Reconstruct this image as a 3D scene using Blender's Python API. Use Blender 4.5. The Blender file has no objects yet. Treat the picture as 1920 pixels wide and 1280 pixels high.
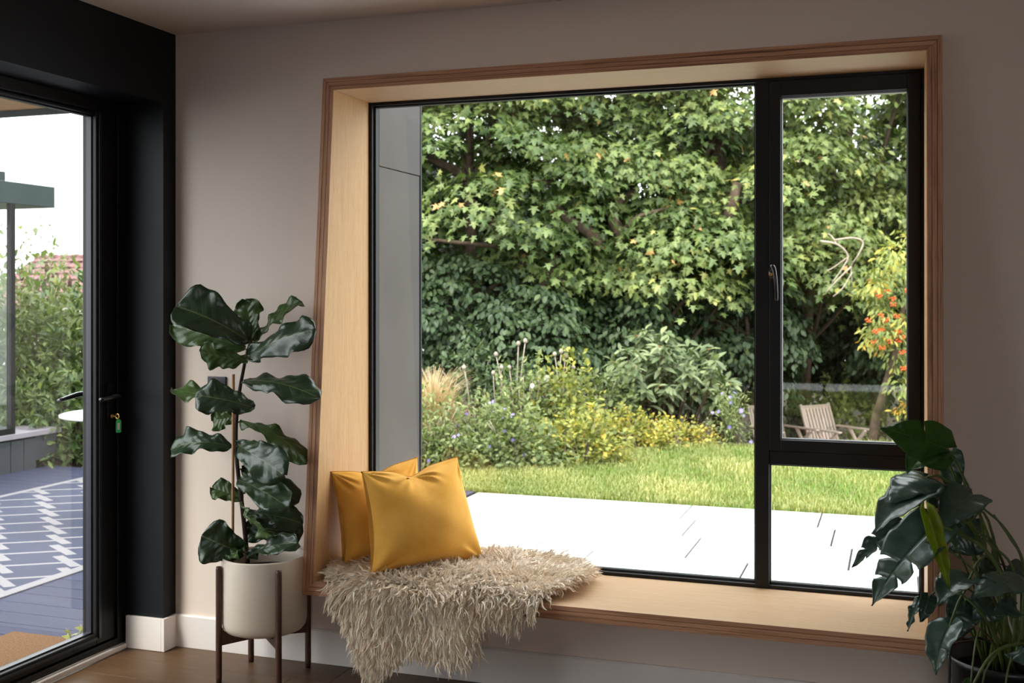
import bpy, bmesh, math, random
import numpy as np
from mathutils import Vector, Matrix

# ------------------------------------------------------------------ camera
F_PX, HORIZON, CAM_Z, YAW = 2100.0, 555.0, 1.45, math.radians(18.95)
SY, CY = math.sin(YAW), math.cos(YAW)
scene = bpy.context.scene
col = scene.collection
cam_data = bpy.data.cameras.new('camera')
cam = bpy.data.objects.new('camera', cam_data)
col.objects.link(cam)
cam.location = (0, 0, CAM_Z)
cam.rotation_euler = (math.pi / 2, 0, YAW)
cam_data.sensor_width = 36.0
cam_data.lens = F_PX / 1920 * 36.0
cam_data.shift_y = (HORIZON - 640) / 1920
cam_data.clip_start, cam_data.clip_end = 0.05, 400
cam_data.dof.use_dof = True
cam_data.dof.focus_distance = 4.3
cam_data.dof.aperture_fstop = 4.5
scene.camera = cam

# ------------------------------------------------------------------ overcast sky, sun, exposure
world = bpy.data.worlds.new('overcast_sky')
scene.world = world
world.use_nodes = True
wn = world.node_tree
wn.nodes.clear()
w_out = wn.nodes.new('ShaderNodeOutputWorld')
w_bg = wn.nodes.new('ShaderNodeBackground')
w_tc = wn.nodes.new('ShaderNodeTexCoord')
w_sep = wn.nodes.new('ShaderNodeSeparateXYZ')
w_mr = wn.nodes.new('ShaderNodeMapRange')        # overcast sky: zenith brighter than the horizon
w_mr.inputs['From Min'].default_value = 0.0
w_mr.inputs['From Max'].default_value = 1.0
w_mr.inputs['To Min'].default_value = 3.3
w_mr.inputs['To Max'].default_value = 6.8
wn.links.new(w_tc.outputs['Generated'], w_sep.inputs[0])
wn.links.new(w_sep.outputs['Z'], w_mr.inputs['Value'])
wn.links.new(w_mr.outputs[0], w_bg.inputs['Strength'])
w_bg.inputs['Color'].default_value = (0.96, 0.98, 1.0, 1)
wn.links.new(w_bg.outputs[0], w_out.inputs[0])
sun_data = bpy.data.lights.new('hazy_sun', 'SUN')
sun_data.energy = 4.2
sun_data.angle = math.radians(18)
sun_data.color = (1.0, 0.93, 0.80)
sun = bpy.data.objects.new('hazy_sun', sun_data)
col.objects.link(sun)
sun.rotation_euler = (math.radians(38), 0, math.radians(-25))   # from the left, behind the house corner
scene.view_settings.view_transform = 'Standard'
scene.view_settings.look = 'None'
scene.view_settings.gamma = 1.0
scene.view_settings.use_curve_mapping = False
scene.view_settings.exposure = 0.34
scene.cycles.use_denoising = True
scene.cycles.max_bounces = 12
scene.cycles.diffuse_bounces = 6
scene.cycles.glossy_bounces = 3
scene.cycles.transparent_max_bounces = 16
scene.cycles.caustics_reflective = False
scene.cycles.caustics_refractive = False

# ------------------------------------------------------------------ pixel of the photograph -> point in the room
def ray(px, py):
    u, v = (px - 960) / F_PX, (HORIZON - py) / F_PX
    return np.array([u * CY - SY, u * SY + CY, v])
def onY(px, py, Y):
    r = ray(px, py); r = r * (Y / r[1]); r[2] += CAM_Z; return r
def onX(px, py, X):
    r = ray(px, py); r = r * (X / r[0]); r[2] += CAM_Z; return r
def onZ(px, py, Z):
    r = ray(px, py); r = r * ((Z - CAM_Z) / r[2]); r[2] += CAM_Z; return r
def atD(px, py, d):
    r = ray(px, py) * d; r[2] += CAM_Z; return r

# ------------------------------------------------------------------ materials
MATS = {}
def new_mat(name):
    m = bpy.data.materials.new(name); m.use_nodes = True
    nt = m.node_tree; nt.nodes.clear()
    out = nt.nodes.new('ShaderNodeOutputMaterial')
    MATS[name] = m
    return m, nt, out
def N(nt, typ, **kw):
    n = nt.nodes.new(typ)
    for k, v in kw.items():
        if k in ('operation', 'blend_type', 'data_type', 'noise_dimensions', 'wave_type', 'bands_direction', 'attribute_name', 'feature', 'distribution', 'interpolation', 'rings_direction', 'wave_profile', 'use_clamp', 'vector_type'):
            setattr(n, k, v)
    return n
def principled(nt, out, color=(.5, .5, .5), rough=.5, spec=.5, metal=0.0):
    b = nt.nodes.new('ShaderNodeBsdfPrincipled')
    b.inputs['Base Color'].default_value = (*color, 1)
    b.inputs['Roughness'].default_value = rough
    b.inputs['Specular IOR Level'].default_value = spec
    b.inputs['Metallic'].default_value = metal
    nt.links.new(b.outputs[0], out.inputs['Surface'])
    return b
def texmap(nt, coord='Object', scale=(1, 1, 1), rot=(0, 0, 0)):
    tc = nt.nodes.new('ShaderNodeTexCoord'); mp = nt.nodes.new('ShaderNodeMapping')
    mp.inputs['Scale'].default_value = scale; mp.inputs['Rotation'].default_value = rot
    nt.links.new(tc.outputs[coord], mp.inputs['Vector'])
    return mp.outputs[0]
def geo_pos(nt, scale=(1, 1, 1)):
    g = nt.nodes.new('ShaderNodeNewGeometry'); mp = nt.nodes.new('ShaderNodeMapping')
    mp.inputs['Scale'].default_value = scale
    nt.links.new(g.outputs['Position'], mp.inputs['Vector'])
    return mp.outputs[0]
def noise(nt, vec, scale, detail=3, rough=.55, dist=0.0):
    n = nt.nodes.new('ShaderNodeTexNoise')
    n.inputs['Scale'].default_value = scale; n.inputs['Detail'].default_value = detail
    n.inputs['Roughness'].default_value = rough; n.inputs['Distortion'].default_value = dist
    if vec is not None: nt.links.new(vec, n.inputs['Vector'])
    return n.outputs['Fac']
def ramp(nt, fac, stops):
    r = nt.nodes.new('ShaderNodeValToRGB'); e = r.color_ramp.elements
    while len(e) < len(stops): e.new(0.5)
    for i, (p, c) in enumerate(stops):
        e[i].position = p; e[i].color = (*c, 1)
    nt.links.new(fac, r.inputs['Fac'])
    return r.outputs['Color']
def bump(nt, b, height, strength=.2, dist=.01):
    bp = nt.nodes.new('ShaderNodeBump')
    bp.inputs['Strength'].default_value = strength; bp.inputs['Distance'].default_value = dist
    nt.links.new(height, bp.inputs['Height']); nt.links.new(bp.outputs[0], b.inputs['Normal'])
def mathn(nt, op, a, bb=None, clamp=False):
    n = nt.nodes.new('ShaderNodeMath'); n.operation = op; n.use_clamp = clamp
    for i, v in enumerate((a, bb)):
        if v is None: continue
        if isinstance(v, (int, float)): n.inputs[i].default_value = v
        else: nt.links.new(v, n.inputs[i])
    return n.outputs[0]
def mixc(nt, fac, a, bb, mode='MIX'):
    n = nt.nodes.new('ShaderNodeMix'); n.data_type = 'RGBA'; n.blend_type = mode
    for sock, v in ((n.inputs['Factor'], fac), (n.inputs[6], a), (n.inputs[7], bb)):
        if isinstance(v, (int, float)): sock.default_value = v
        elif isinstance(v, tuple): sock.default_value = (*v, 1)
        else: nt.links.new(v, sock)
    return n.outputs[2]

def m_plain(name, color, rough=.5, spec=.5, metal=0., var=.06, vscale=6., bmp=0., bscale=200.):
    m, nt, out = new_mat(name)
    b = principled(nt, out, color, rough, spec, metal)
    pos = geo_pos(nt)
    lo = tuple(max(0, c * (1 - var)) for c in color); hi = tuple(min(1, c * (1 + var)) for c in color)
    nt.links.new(ramp(nt, noise(nt, pos, vscale), [(.3, lo), (.7, hi)]), b.inputs['Base Color'])
    if bmp: bump(nt, b, noise(nt, pos, bscale, 2), bmp, .002)
    return m
def m_wood(name, c1, c2, c3, stretch, rough=.45, fine=60., bmp=.05, spec=.4):
    """grain runs along the axis with the small stretch value"""
    m, nt, out = new_mat(name)
    b = principled(nt, out, c2, rough, spec)
    pos = geo_pos(nt, stretch)
    n1 = noise(nt, pos, fine, 4, .6, .4)
    n2 = noise(nt, pos, fine * .18, 3, .5, 1.2)
    f = mathn(nt, 'ADD', mathn(nt, 'MULTIPLY', n1, .55), mathn(nt, 'MULTIPLY', n2, .45))
    nt.links.new(ramp(nt, f, [(.32, c1), (.5, c2), (.68, c3)]), b.inputs['Base Color'])
    bump(nt, b, n1, bmp, .001)
    return m

# ------------------------------------------------------------------ mesh helpers
def wl(o):
    v = Vector((0, 0, 0))
    while o is not None:
        v += o.location; o = o.parent
    return v
class MB:
    def __init__(self): self.v, self.f, self.uv = [], [], {}
    def add(self, verts, faces):
        k = len(self.v); self.v.extend([tuple(map(float, p)) for p in verts])
        self.f.extend([tuple(i + k for i in fc) for fc in faces]); return self
    def box(self, x0, x1, y0, y1, z0, z1):
        return self.add([(x0, y0, z0), (x1, y0, z0), (x1, y1, z0), (x0, y1, z0), (x0, y0, z1), (x1, y0, z1), (x1, y1, z1), (x0, y1, z1)],
                        [(0, 3, 2, 1), (4, 5, 6, 7), (0, 1, 5, 4), (1, 2, 6, 5), (2, 3, 7, 6), (3, 0, 4, 7)])
    def hexa(self, p):   # 8 points: bottom 4 ccw, top 4 ccw
        return self.add(p, [(0, 3, 2, 1), (4, 5, 6, 7), (0, 1, 5, 4), (1, 2, 6, 5), (2, 3, 7, 6), (3, 0, 4, 7)])
    def bar(self, a, b, w, h, up=(0, 0, 1)):
        a, b = Vector(a), Vector(b); t = (b - a).normalized(); s = t.cross(Vector(up))
        if s.length < 1e-4: s = t.cross(Vector((1, 0, 0)))
        s.normalize(); n = s.cross(t)
        s *= w / 2; n *= h / 2
        return self.hexa([a - s - n, a + s - n, b + s - n, b - s - n, a - s + n, a + s + n, b + s + n, b - s + n])
    def tube(self, pts, radii, n=8, cap=True):
        pts = [Vector(p) for p in pts]
        if not hasattr(radii, '__len__'): radii = [radii] * len(pts)
        k = len(self.v); prev = None; m = len(pts)
        for i, p in enumerate(pts):
            t = (pts[min(i + 1, m - 1)] - pts[max(i - 1, 0)])
            t = t.normalized() if t.length > 1e-9 else Vector((0, 0, 1))
            if prev is None:
                a = t.cross(Vector((0, 0, 1)))
                if a.length < 1e-3: a = t.cross(Vector((1, 0, 0)))
            else: a = prev - t * prev.dot(t)
            a.normalize(); prev = a; bvec = t.cross(a)
            for j in range(n):
                an = 2 * math.pi * j / n
                self.v.append(tuple(p + (a * math.cos(an) + bvec * math.sin(an)) * radii[i]))
        for i in range(m - 1):
            for j in range(n):
                j2 = (j + 1) % n
                self.f.append((k + i * n + j, k + i * n + j2, k + (i + 1) * n + j2, k + (i + 1) * n + j))
        if cap:
            self.f.append(tuple(k + j for j in reversed(range(n))))
            self.f.append(tuple(k + (m - 1) * n + j for j in range(n)))
        return self
    def lathe(self, prof, c, n=32, close=False):
        k = len(self.v); m = len(prof)
        for r, z in prof:
            for j in range(n):
                an = 2 * math.pi * j / n
                self.v.append((c[0] + r * math.cos(an), c[1] + r * math.sin(an), c[2] + z))
        for i in range(m - 1 if not close else m):
            i2 = (i + 1) % m
            for j in range(n):
                j2 = (j + 1) % n
                self.f.append((k + i * n + j, k + i * n + j2, k + i2 * n + j2, k + i2 * n + j))
        return self
    def cap_ring(self, start, n, flip=False):
        r = [start + j for j in range(n)]
        self.f.append(tuple(reversed(r)) if flip else tuple(r)); return self
    def grid(self, P):   # P: array (nu, nv, 3)
        P = np.asarray(P); nu, nv = P.shape[:2]; k = len(self.v)
        self.v.extend([tuple(p) for p in P.reshape(-1, 3)])
        for i in range(nu - 1):
            for j in range(nv - 1):
                self.f.append((k + i * nv + j, k + (i + 1) * nv + j, k + (i + 1) * nv + j + 1, k + i * nv + j + 1))
        return self
    def build(self, name, mat, parent=None, smooth=False, bevel=0., origin=None, uv=None, solid=0.):
        off = wl(parent) if parent is not None else Vector(origin if origin is not None else (0, 0, 0))
        me = bpy.data.meshes.new(name)
        me.from_pydata([(p[0] - off.x, p[1] - off.y, p[2] - off.z) for p in self.v], [], self.f)
        if uv is not None:
            lay = me.uv_layers.new(name='UVMap'); vi = np.empty(len(me.loops), dtype=np.int32)
            me.loops.foreach_get('vertex_index', vi)
            lay.data.foreach_set('uv', np.asarray(uv, dtype=np.float32)[vi].ravel())
        me.validate(); 
        if smooth: me.polygons.foreach_set('use_smooth', [True] * len(me.polygons))
        me.materials.append(MATS[mat])
        o = bpy.data.objects.new(name, me); col.objects.link(o)
        if parent is not None: o.parent = parent
        else: o.location = off
        if solid:
            s = o.modifiers.new('thickness', 'SOLIDIFY'); s.thickness = solid; s.offset = 0
        if bevel:
            bv = o.modifiers.new('bevel', 'BEVEL'); bv.width = bevel; bv.segments = 2; bv.limit_method = 'ANGLE'; bv.angle_limit = math.radians(40)
        return o
def tag(o, label=None, cat=None, group=None, kind=None):
    if label: o['label'] = label
    if cat: o['category'] = cat
    if group: o['group'] = group
    if kind: o['kind'] = kind
    return o
def empty(name, loc, label=None, cat=None, group=None, kind=None):
    o = bpy.data.objects.new(name, None); o.empty_display_size = .1
    o.location = Vector([float(c) for c in loc]); col.objects.link(o)
    return tag(o, label, cat, group, kind)
def box(name, mat, b, parent=None, bevel=0., **kw):
    return MB().box(*b).build(name, mat, parent, bevel=bevel, **kw)
def np_mesh(name, verts, faces, mat, parent=None, smooth=False, tint=None, origin=None, uv=None):
    """verts (n,3) float, faces (m,k) int: all faces with the same corner count"""
    off = wl(parent) if parent is not None else Vector(origin if origin is not None else (0, 0, 0))
    me = bpy.data.meshes.new(name)
    v = np.asarray(verts, dtype=np.float32) - np.array(off, dtype=np.float32); f = np.asarray(faces, dtype=np.int32)
    m, k = f.shape
    me.vertices.add(len(v)); me.vertices.foreach_set('co', v.ravel())
    me.loops.add(m * k); me.loops.foreach_set('vertex_index', f.ravel())
    me.polygons.add(m); me.polygons.foreach_set('loop_start', np.arange(m, dtype=np.int32) * k)
    if smooth: me.polygons.foreach_set('use_smooth', np.ones(m, dtype=bool))
    if tint is not None:
        at = me.attributes.new('tint', 'FLOAT', 'POINT'); at.data.foreach_set('value', np.asarray(tint, dtype=np.float32))
    me.update(calc_edges=True)
    me.materials.append(MATS[mat])
    o = bpy.data.objects.new(name, me); col.objects.link(o)
    if parent is not None: o.parent = parent
    else: o.location = off
    return o
def nrm(a):
    a = np.asarray(a, dtype=float)
    return a / np.maximum(np.linalg.norm(a, axis=-1, keepdims=True), 1e-9)
def interp(t, xs, ys): return np.interp(t, xs, ys)
def bez(p0, p1, p2, n=12):
    p0, p1, p2 = [np.asarray(p, dtype=float) for p in (p0, p1, p2)]
    t = np.linspace(0, 1, n)[:, None]
    return (1 - t) ** 2 * p0 + 2 * t * (1 - t) * p1 + t ** 2 * p2
def spline(pts, n=8):
    P = [np.asarray(p, dtype=float) for p in pts]; P = [2 * P[0] - P[1]] + P + [2 * P[-1] - P[-2]]; out = []
    for i in range(1, len(P) - 2):
        for t in np.linspace(0, 1, n, endpoint=False):
            a, b, c, d = P[i - 1:i + 3]
            out.append(.5 * (2 * b + (c - a) * t + (2 * a - 5 * b + 4 * c - d) * t * t + (3 * b - a - 3 * c + d) * t ** 3))
    out.append(P[-2]); return np.array(out)
# ------------------------------------------------------------------ materials of the room
m_plain('wall_paint', (.74, .63, .555), .85, .2, var=.015, vscale=1.5, bmp=.03, bscale=350)
m_plain('ceiling_paint', (.76, .68, .62), .9, .15, var=.015, vscale=1.5)
m_plain('dark_paint', (.0040, .0052, .0078), .5, .28, var=.1, vscale=3, bmp=.03, bscale=250)
m_plain('white_gloss', (.78, .72, .69), .45, .4, var=.02, vscale=8)
m_plain('black_frame', (.0050, .0044, .0046), .45, .35, var=.1, vscale=8)
m_plain('black_gloss', (.012, .012, .014), .18, .6, var=.05)
m_plain('gasket', (.02, .022, .032), .35, .5, var=.05)
m_plain('spacer_bar', (.30, .30, .34), .35, .5, metal=.6, var=.05)
m_plain('zinc', (.066, .059, .057), .5, .4, metal=.2, var=.12, vscale=3.5)
m_plain('brass', (.72, .42, .10), .3, .5, metal=.9, var=.06, vscale=60)
m_plain('green_plastic', (.03, .42, .12), .35, .5, var=.04)
m_plain('paper_tag', (.55, .52, .50), .8, .2, var=.05)
m_plain('grey_rocker', (.06, .06, .065), .4, .5, var=.04)
m_plain('black_plastic', (.014, .014, .016), .35, .5, var=.06)
m_wood('oak_reveal_vertical', (.46, .265, .112), (.58, .35, .16), (.65, .42, .21), (14, 14, .6), .5, 45)
m_wood('oak_reveal_along', (.41, .25, .135), (.51, .33, .19), (.58, .40, .245), (.6, 14, 14), .42, 45, spec=.45)
m_wood('ply_edge_vertical', (.19, .080, .040), (.47, .235, .13), (.62, .34, .20), (17, 4, .25), .55, 20, .12)
m_wood('ply_edge_along', (.19, .080, .040), (.47, .235, .13), (.62, .34, .20), (.25, 4, 17), .55, 20, .12)
m_wood('floor_oak', (.070, .036, .016), (.100, .054, .026), (.130, .074, .038), (.7, 9, 9), .42, 22, .04, .3)
m_wood('walnut', (.035, .016, .010), (.065, .028, .017), (.10, .045, .028), (10, 10, .8), .4, 40, .05)
def m_glass(name, tintc=(.97, .985, .98), rough=0.0):
    m, nt, out = new_mat(name)
    tr = nt.nodes.new('ShaderNodeBsdfTransparent'); tr.inputs[0].default_value = (*tintc, 1)
    gl = nt.nodes.new('ShaderNodeBsdfGlossy'); gl.inputs['Roughness'].default_value = rough
    fr = nt.nodes.new('ShaderNodeFresnel'); fr.inputs['IOR'].default_value = 1.45
    mx = nt.nodes.new('ShaderNodeMixShader')
    ge = nt.nodes.new('ShaderNodeNewGeometry')          # same reflectance on both faces of the sheet
    nt.links.new(mathn(nt, 'ADD', mathn(nt, 'MULTIPLY', ge.outputs['Backfacing'], 1 / 1.45 - 1.45), 1.45), fr.inputs['IOR'])
    nt.links.new(fr.outputs[0], mx.inputs[0]); nt.links.new(tr.outputs[0], mx.inputs[1]); nt.links.new(gl.outputs[0], mx.inputs[2])
    nt.links.new(mx.outputs[0], out.inputs['Surface'])
m_glass('window_glass')

# ------------------------------------------------------------------ the room shell
XL, YW, CEIL = -2.835, 3.95, 2.535           # left wall face, window wall face, ceiling height
XR, YB = 2.6, -3.4                           # right and rear walls, out of the picture
YG = 4.227                                   # inner face of the window frame
SX0, SX1, SZ0, SZ1 = -2.132, .142, .319, 2.305   # outer rectangle of the plywood surround
PLY = .0165
def yfront(z): return 3.753 + (z - SZ0) / (SZ1 - SZ0) * (3.92 - 3.753)
YOUT = 4.30
ST = 'structure'
# window wall, with the opening for the plywood surround
wb = MB()
wb.box(XL - .36, SX0, YW, YOUT, -.2, 2.9); wb.box(SX1, XR + .3, YW, YOUT, -.2, 2.9)
wb.box(SX0, SX1, YW, YOUT, -.2, SZ0); wb.box(SX0, SX1, YW, YOUT, SZ1, 2.9)
tag(wb.build('wall_back', 'wall_paint'), 'warm off-white plaster wall around the big window', 'wall', kind=ST)
# left wall: dark pier beside the corner, dark bulkhead above the door
PY = 3.867; DH = 2.239; DX = -3.02
DY0 = 1.58                                     # near end of the door opening
wb = MB()
wb.box(XL - .36, XL, PY, YW, -.05, 2.9)
wb.box(XL - .36, XL, DY0, PY, DH, 2.9)
wb.box(XL - .36, XL, YB - .3, DY0, -.05, 2.9)
tag(wb.build('wall_left', 'dark_paint'), 'near-black blue painted wall and bulkhead around the glazed door', 'wall', kind=ST)
box('wall_right', 'wall_paint', (XR, XR + .3, YB - .3, YW, -.2, 2.9))
tag(bpy.data.objects['wall_right'], 'off-white side wall of the room', 'wall', kind=ST)
# unseen rear wall; its wide glazed opening is added to light the room
wb = MB()
wb.box(XL, .45, YB - .3, YB, -.2, 2.9); wb.box(2.45, XR, YB - .3, YB, -.2, 2.9)
wb.box(.45, 2.45, YB - .3, YB, 2.25, 2.9); wb.box(.45, 2.45, YB - .3, YB, -.2, .10)
tag(wb.build('wall_front', 'wall_paint'), 'off-white rear wall with a wide opening added for daylight', 'wall', kind=ST)
cl = MB(); cl.box(XL, XR, YB, YW, CEIL, 2.9)
tag(cl.build('ceiling', 'ceiling_paint'), 'plain off-white ceiling', 'ceiling', kind=ST)

# oak floor boards
fl = box('floor', 'floor_oak', (XL - .30, XR, YB, YW + .02, -.12, -.021))
tag(fl, 'warm oak plank floor', 'floor', kind=ST)
rng = random.Random(4)
y = YW - .012; W_ = .19
while y > YB:
    x = DX + .023; first = True
    y0 = max(YB, y - W_)
    while x < XR - .01:
        L = rng.uniform(.7, 1.9) if first else 1.9
        x1 = min(XR, x + L); first = False
        if y > -1.2:
            box('floor_board', 'floor_oak', (x + .0006, x1 - .0006, y0 + .0006, y - .0006, -.02, 0), fl, bevel=.0012)
        x = x1
    y = y0
# baseboards: wall, and the two short returns round the dark pier
bb = MB(); bb.box(XL + .015, XR, YW - .015, YW - .0005, 0.001, .128)
bb.hexa([(XL + .015, YW - .015, .128), (XR, YW - .015, .128), (XR, YW - .0005, .128), (XL + .015, YW - .0005, .128),
         (XL + .015, YW - .009, .134), (XR, YW - .009, .134), (XR, YW - .0005, .134), (XL + .015, YW - .0005, .134)])
tag(bb.build('baseboard_back', 'white_gloss'), 'white painted baseboard under the window seat', 'baseboard', kind=ST)
bb = MB(); bb.box(XL, XL + .015, PY - .015, YW - .0005, 0.001, .134); bb.box(DX + .012, XL - .0002, PY - .015, PY - .0005, .001, .134)
tag(bb.build('baseboard_left', 'white_gloss', bevel=.0015), 'white baseboard wrapped round the dark pier', 'baseboard', kind=ST)
tr = MB(); tr.box(DX - .005, DX + .022, DY0, PY - .016, 0.001, .022)
tag(tr.build('trim_1', 'white_gloss', bevel=.004), 'white threshold strip along the foot of the glazed door', 'trim', kind=ST)

# ------------------------------------------------------------------ plywood window seat surround
ws = empty('bay_bench', (SX0, YW, SZ0), 'oak plywood window seat surround, raked so its bench juts into the room', 'window seat')
def ply_side(name, side, matf, mati):
    part = None
    for k in range(3):
        a, b = k * PLY + .0005, (k + 1) * PLY - (.0005 if k < 2 else 0)
        if side == 'L': q = [(SX0 + a, SZ0 + a), (SX0 + b, SZ0 + b), (SX0 + b, SZ1 - b), (SX0 + a, SZ1 - a)]
        if side == 'R': q = [(SX1 - b, SZ0 + b), (SX1 - a, SZ0 + a), (SX1 - a, SZ1 - a), (SX1 - b, SZ1 - b)]
        if side == 'T': q = [(SX0 + b, SZ1 - b), (SX1 - b, SZ1 - b), (SX1 - a, SZ1 - a), (SX0 + a, SZ1 - a)]
        if side == 'B': q = [(SX0 + a, SZ0 + a), (SX1 - a, SZ0 + a), (SX1 - b, SZ0 + b), (SX0 + b, SZ0 + b)]
        e = .0002
        c = np.mean(np.array(q), axis=0)
        m = MB(); back = YG - .001
        m.add([(x, yfront(z), z) for x, z in q] + [(x, back, z) for x, z in q],
              [(0, 1, 2, 3), (7, 6, 5, 4), (0, 4, 5, 1), (1, 5, 6, 2), (2, 6, 7, 3), (3, 7, 4, 0)])
        o = m.build(name if k == 2 else 'ply_layer', mati if k == 2 else matf, ws if k == 2 else None, bevel=.0016)
        if k == 2:
            part = o; o.data.materials.append(MATS[matf]); o.data.polygons[0].material_index = 1
        else: layers.append(o)
    for o in layers:
        o.location = Vector((0, 0, 0)); o.parent = part
        o.data.transform(Matrix.Translation(-wl(part)))
    layers.clear()
    return part
layers = []
ply_side('side_board', 'L', 'ply_edge_vertical', 'oak_reveal_vertical')
ply_side('side_board', 'R', 'ply_edge_vertical', 'oak_reveal_vertical')
ply_side('head_board', 'T', 'ply_edge_along', 'oak_reveal_along')
ply_side('bench_board', 'B', 'ply_edge_along', 'oak_reveal_along')
IX0, IX1, IZ0, IZ1 = SX0 + 3 * PLY, SX1 - 3 * PLY, SZ0 + 3 * PLY, SZ1 - 3 * PLY   # clear opening

# ------------------------------------------------------------------ black framed window
win = empty('window_1', (IX0, YG, IZ0), 'large black framed picture window with an opening casement at its right', 'window', kind=ST)
XM0, XM1 = onY(1416, 600, YG)[0], onY(1442, 600, YG)[0]
XG0, XG1 = onY(1464, 600, YG)[0], onY(1702, 600, YG)[0]
Z_SB = onY(1464, 824, YG)[2]; Z_SF = onY(1442, 844, YG)[2]; Z_TR = onY(1442, 870, YG)[2]; Z_ST = onY(1702, 167, YG)[2]
e0 = .014                                     # visible rim of the fixed frame
B = .012
fr = MB()
fr.box(IX0 - .03, IX0 + e0, YG, YG + .07, IZ0 - .03, IZ1 + .03)
fr.box(IX1 - B, IX1 + .03, YG, YG + .07, IZ0 - .03, IZ1 + .03)
fr.box(IX0 + e0, IX1 - B, YG, YG + .07, IZ1 - .012, IZ1 + .03)
fr.box(IX0 + e0, IX1 - B, YG, YG + .07, IZ0 - .03, IZ0 + .013)
fr.build('frame', 'black_frame', win, bevel=.0015)
box('mullion', 'black_frame', (XM0, XM1, YG - .001, YG + .075, IZ0 + .0005, IZ1 - .0005), win, bevel=.002)
box('transom', 'black_frame', (XM1 + .0003, IX1 - B - .0003, YG + .003, YG + .07, Z_TR, Z_SF - .001), win, bevel=.002)
# gasket strips round the large pane
g = MB()
g.box(IX0 + e0, IX0 + e0 + .008, YG + .02, YG + .045, IZ0 + .013, IZ1 - .012); g.box(XM0 - .006, XM0, YG + .02, YG + .045, IZ0 + .013, IZ1 - .012)
g.box(IX0 + e0, XM0, YG + .02, YG + .045, IZ1 - .019, IZ1 - .012); g.box(IX0 + e0, XM0, YG + .02, YG + .045, IZ0 + .013, IZ0 + .021)
g.build('gasket', 'gasket', win)
p1 = box('glass_pane', 'window_glass', (IX0 + e0 + .004, XM0 - .002, YG + .030, YG + .034, IZ0 + .016, IZ1 - .014), win)
g = MB()
g.box(XM1, IX1 - B, YG + .02, YG + .045, IZ0 + .013, IZ0 + .021); g.box(XM1, IX1 - B, YG + .02, YG + .045, Z_TR - .006, Z_TR)
g.box(XM1, XM1 + .005, YG + .02, YG + .045, IZ0 + .013, Z_TR); g.box(IX1 - B - .005, IX1 - B, YG + .02, YG + .045, IZ0 + .013, Z_TR)
g.build('gasket', 'gasket', win)
box('glass_pane', 'window_glass', (XM1 + .002, IX1 - B - .002, YG + .030, YG + .034, IZ0 + .016, Z_TR - .002), win)
# opening casement
sx0, sx1, sz0, sz1 = XM1 + .0008, IX1 - B - .0008, Z_SF, IZ1 - .0125
cs = MB()
cs.box(sx0, XG0, YG - .006, YG + .06, sz0, sz1); cs.box(XG1, sx1, YG - .006, YG + .06, sz0, sz1)
cs.box(XG0, XG1, YG - .006, YG + .06, sz0, Z_SB); cs.box(XG0, XG1, YG - .006, YG + .06, Z_ST, sz1)
cas = cs.build('casement', 'black_frame', win, bevel=.002)
g = MB(); t = .004
g.box(XG0, XG0 + t, YG + .01, YG + .04, Z_SB, Z_ST); g.box(XG1 - t, XG1, YG + .01, YG + .04, Z_SB, Z_ST)
g.box(XG0, XG1, YG + .01, YG + .04, Z_SB, Z_SB + t); g.box(XG0, XG1, YG + .01, YG + .04, Z_ST - .008, Z_ST)
g.build('spacer', 'spacer_bar', cas)
box('glass_pane', 'window_glass', (XG0 + .002, XG1 - .002, YG + .026, YG + .030, Z_SB + .002, Z_ST - .002), cas)
# casement handle: rose, curved lever, key hole
hx = onY(1448, 520, YG)[0]; hz0 = onY(1450, 563, YG)[2]; hz1 = onY(1450, 497, YG)[2]
hm = MB()
hm.lathe([(0, 0), (.010, .001), (.012, .004), (.012, .012), (0, .014)], (0, 0, 0), 14)
hm.v = [(hx - .002 + p[0], YG - .006 - p[2], hz1 - .030 + 1.9 * p[1]) for p in hm.v]
hnd = hm.build('handle', 'black_gloss', cas, smooth=True)
lv = MB()
pts = spline([(hx - .002, YG - .012, hz1 - .022), (hx + .002, YG - .032, hz1 - .004), (hx + .010, YG - .046, hz1 - .014), (hx + .016, YG - .050, hz1 - .05), (hx + .019, YG - .046, hz1 - .10), (hx + .019, YG - .042, hz0)], 5)
lv.tube(pts, [.0075] * 6 + list(np.linspace(.0085, .006, len(pts) - 6)), 10)
lv.build('lever', 'black_gloss', hnd, smooth=True)
kh = MB(); kh.lathe([(0, 0), (.0055, 0), (.0055, .004), (.003, .004), (.002, .001), (0, .001)], (0, 0, 0), 14)
kh.v = [(hx - .003 + p[0], YG - .018 - p[2], hz1 - .034 + p[1]) for p in kh.v]
kh.build('key_hole', 'brass', hnd, smooth=True)

# zinc fin beside the window, outside
fin = empty('window_fin', (IX0 - .02, YOUT, -.06), 'dark zinc clad fin standing outside the left edge of the picture window', 'cladding')
yfe = onX(787, 500, IX0 + .010)[1]
zse = onX(745, 320, IX0 + .010)[2]
box('zinc_panel', 'zinc', (IX0 - .05, IX0 + .010, YOUT + .001, yfe, -.06, zse - .0015), fin, bevel=.002)
box('zinc_panel', 'zinc', (IX0 - .05, IX0 + .0125, YOUT + .001, yfe, zse + .0015, 2.75), fin, bevel=.002)
box('edge_flashing', 'gasket', (IX0 - .055, IX0 + .016, yfe - .001, yfe + .012, -.06, 2.75), fin, bevel=.002)
# outside skin of the house wall above and beside the window stays part of wall_back

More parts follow.
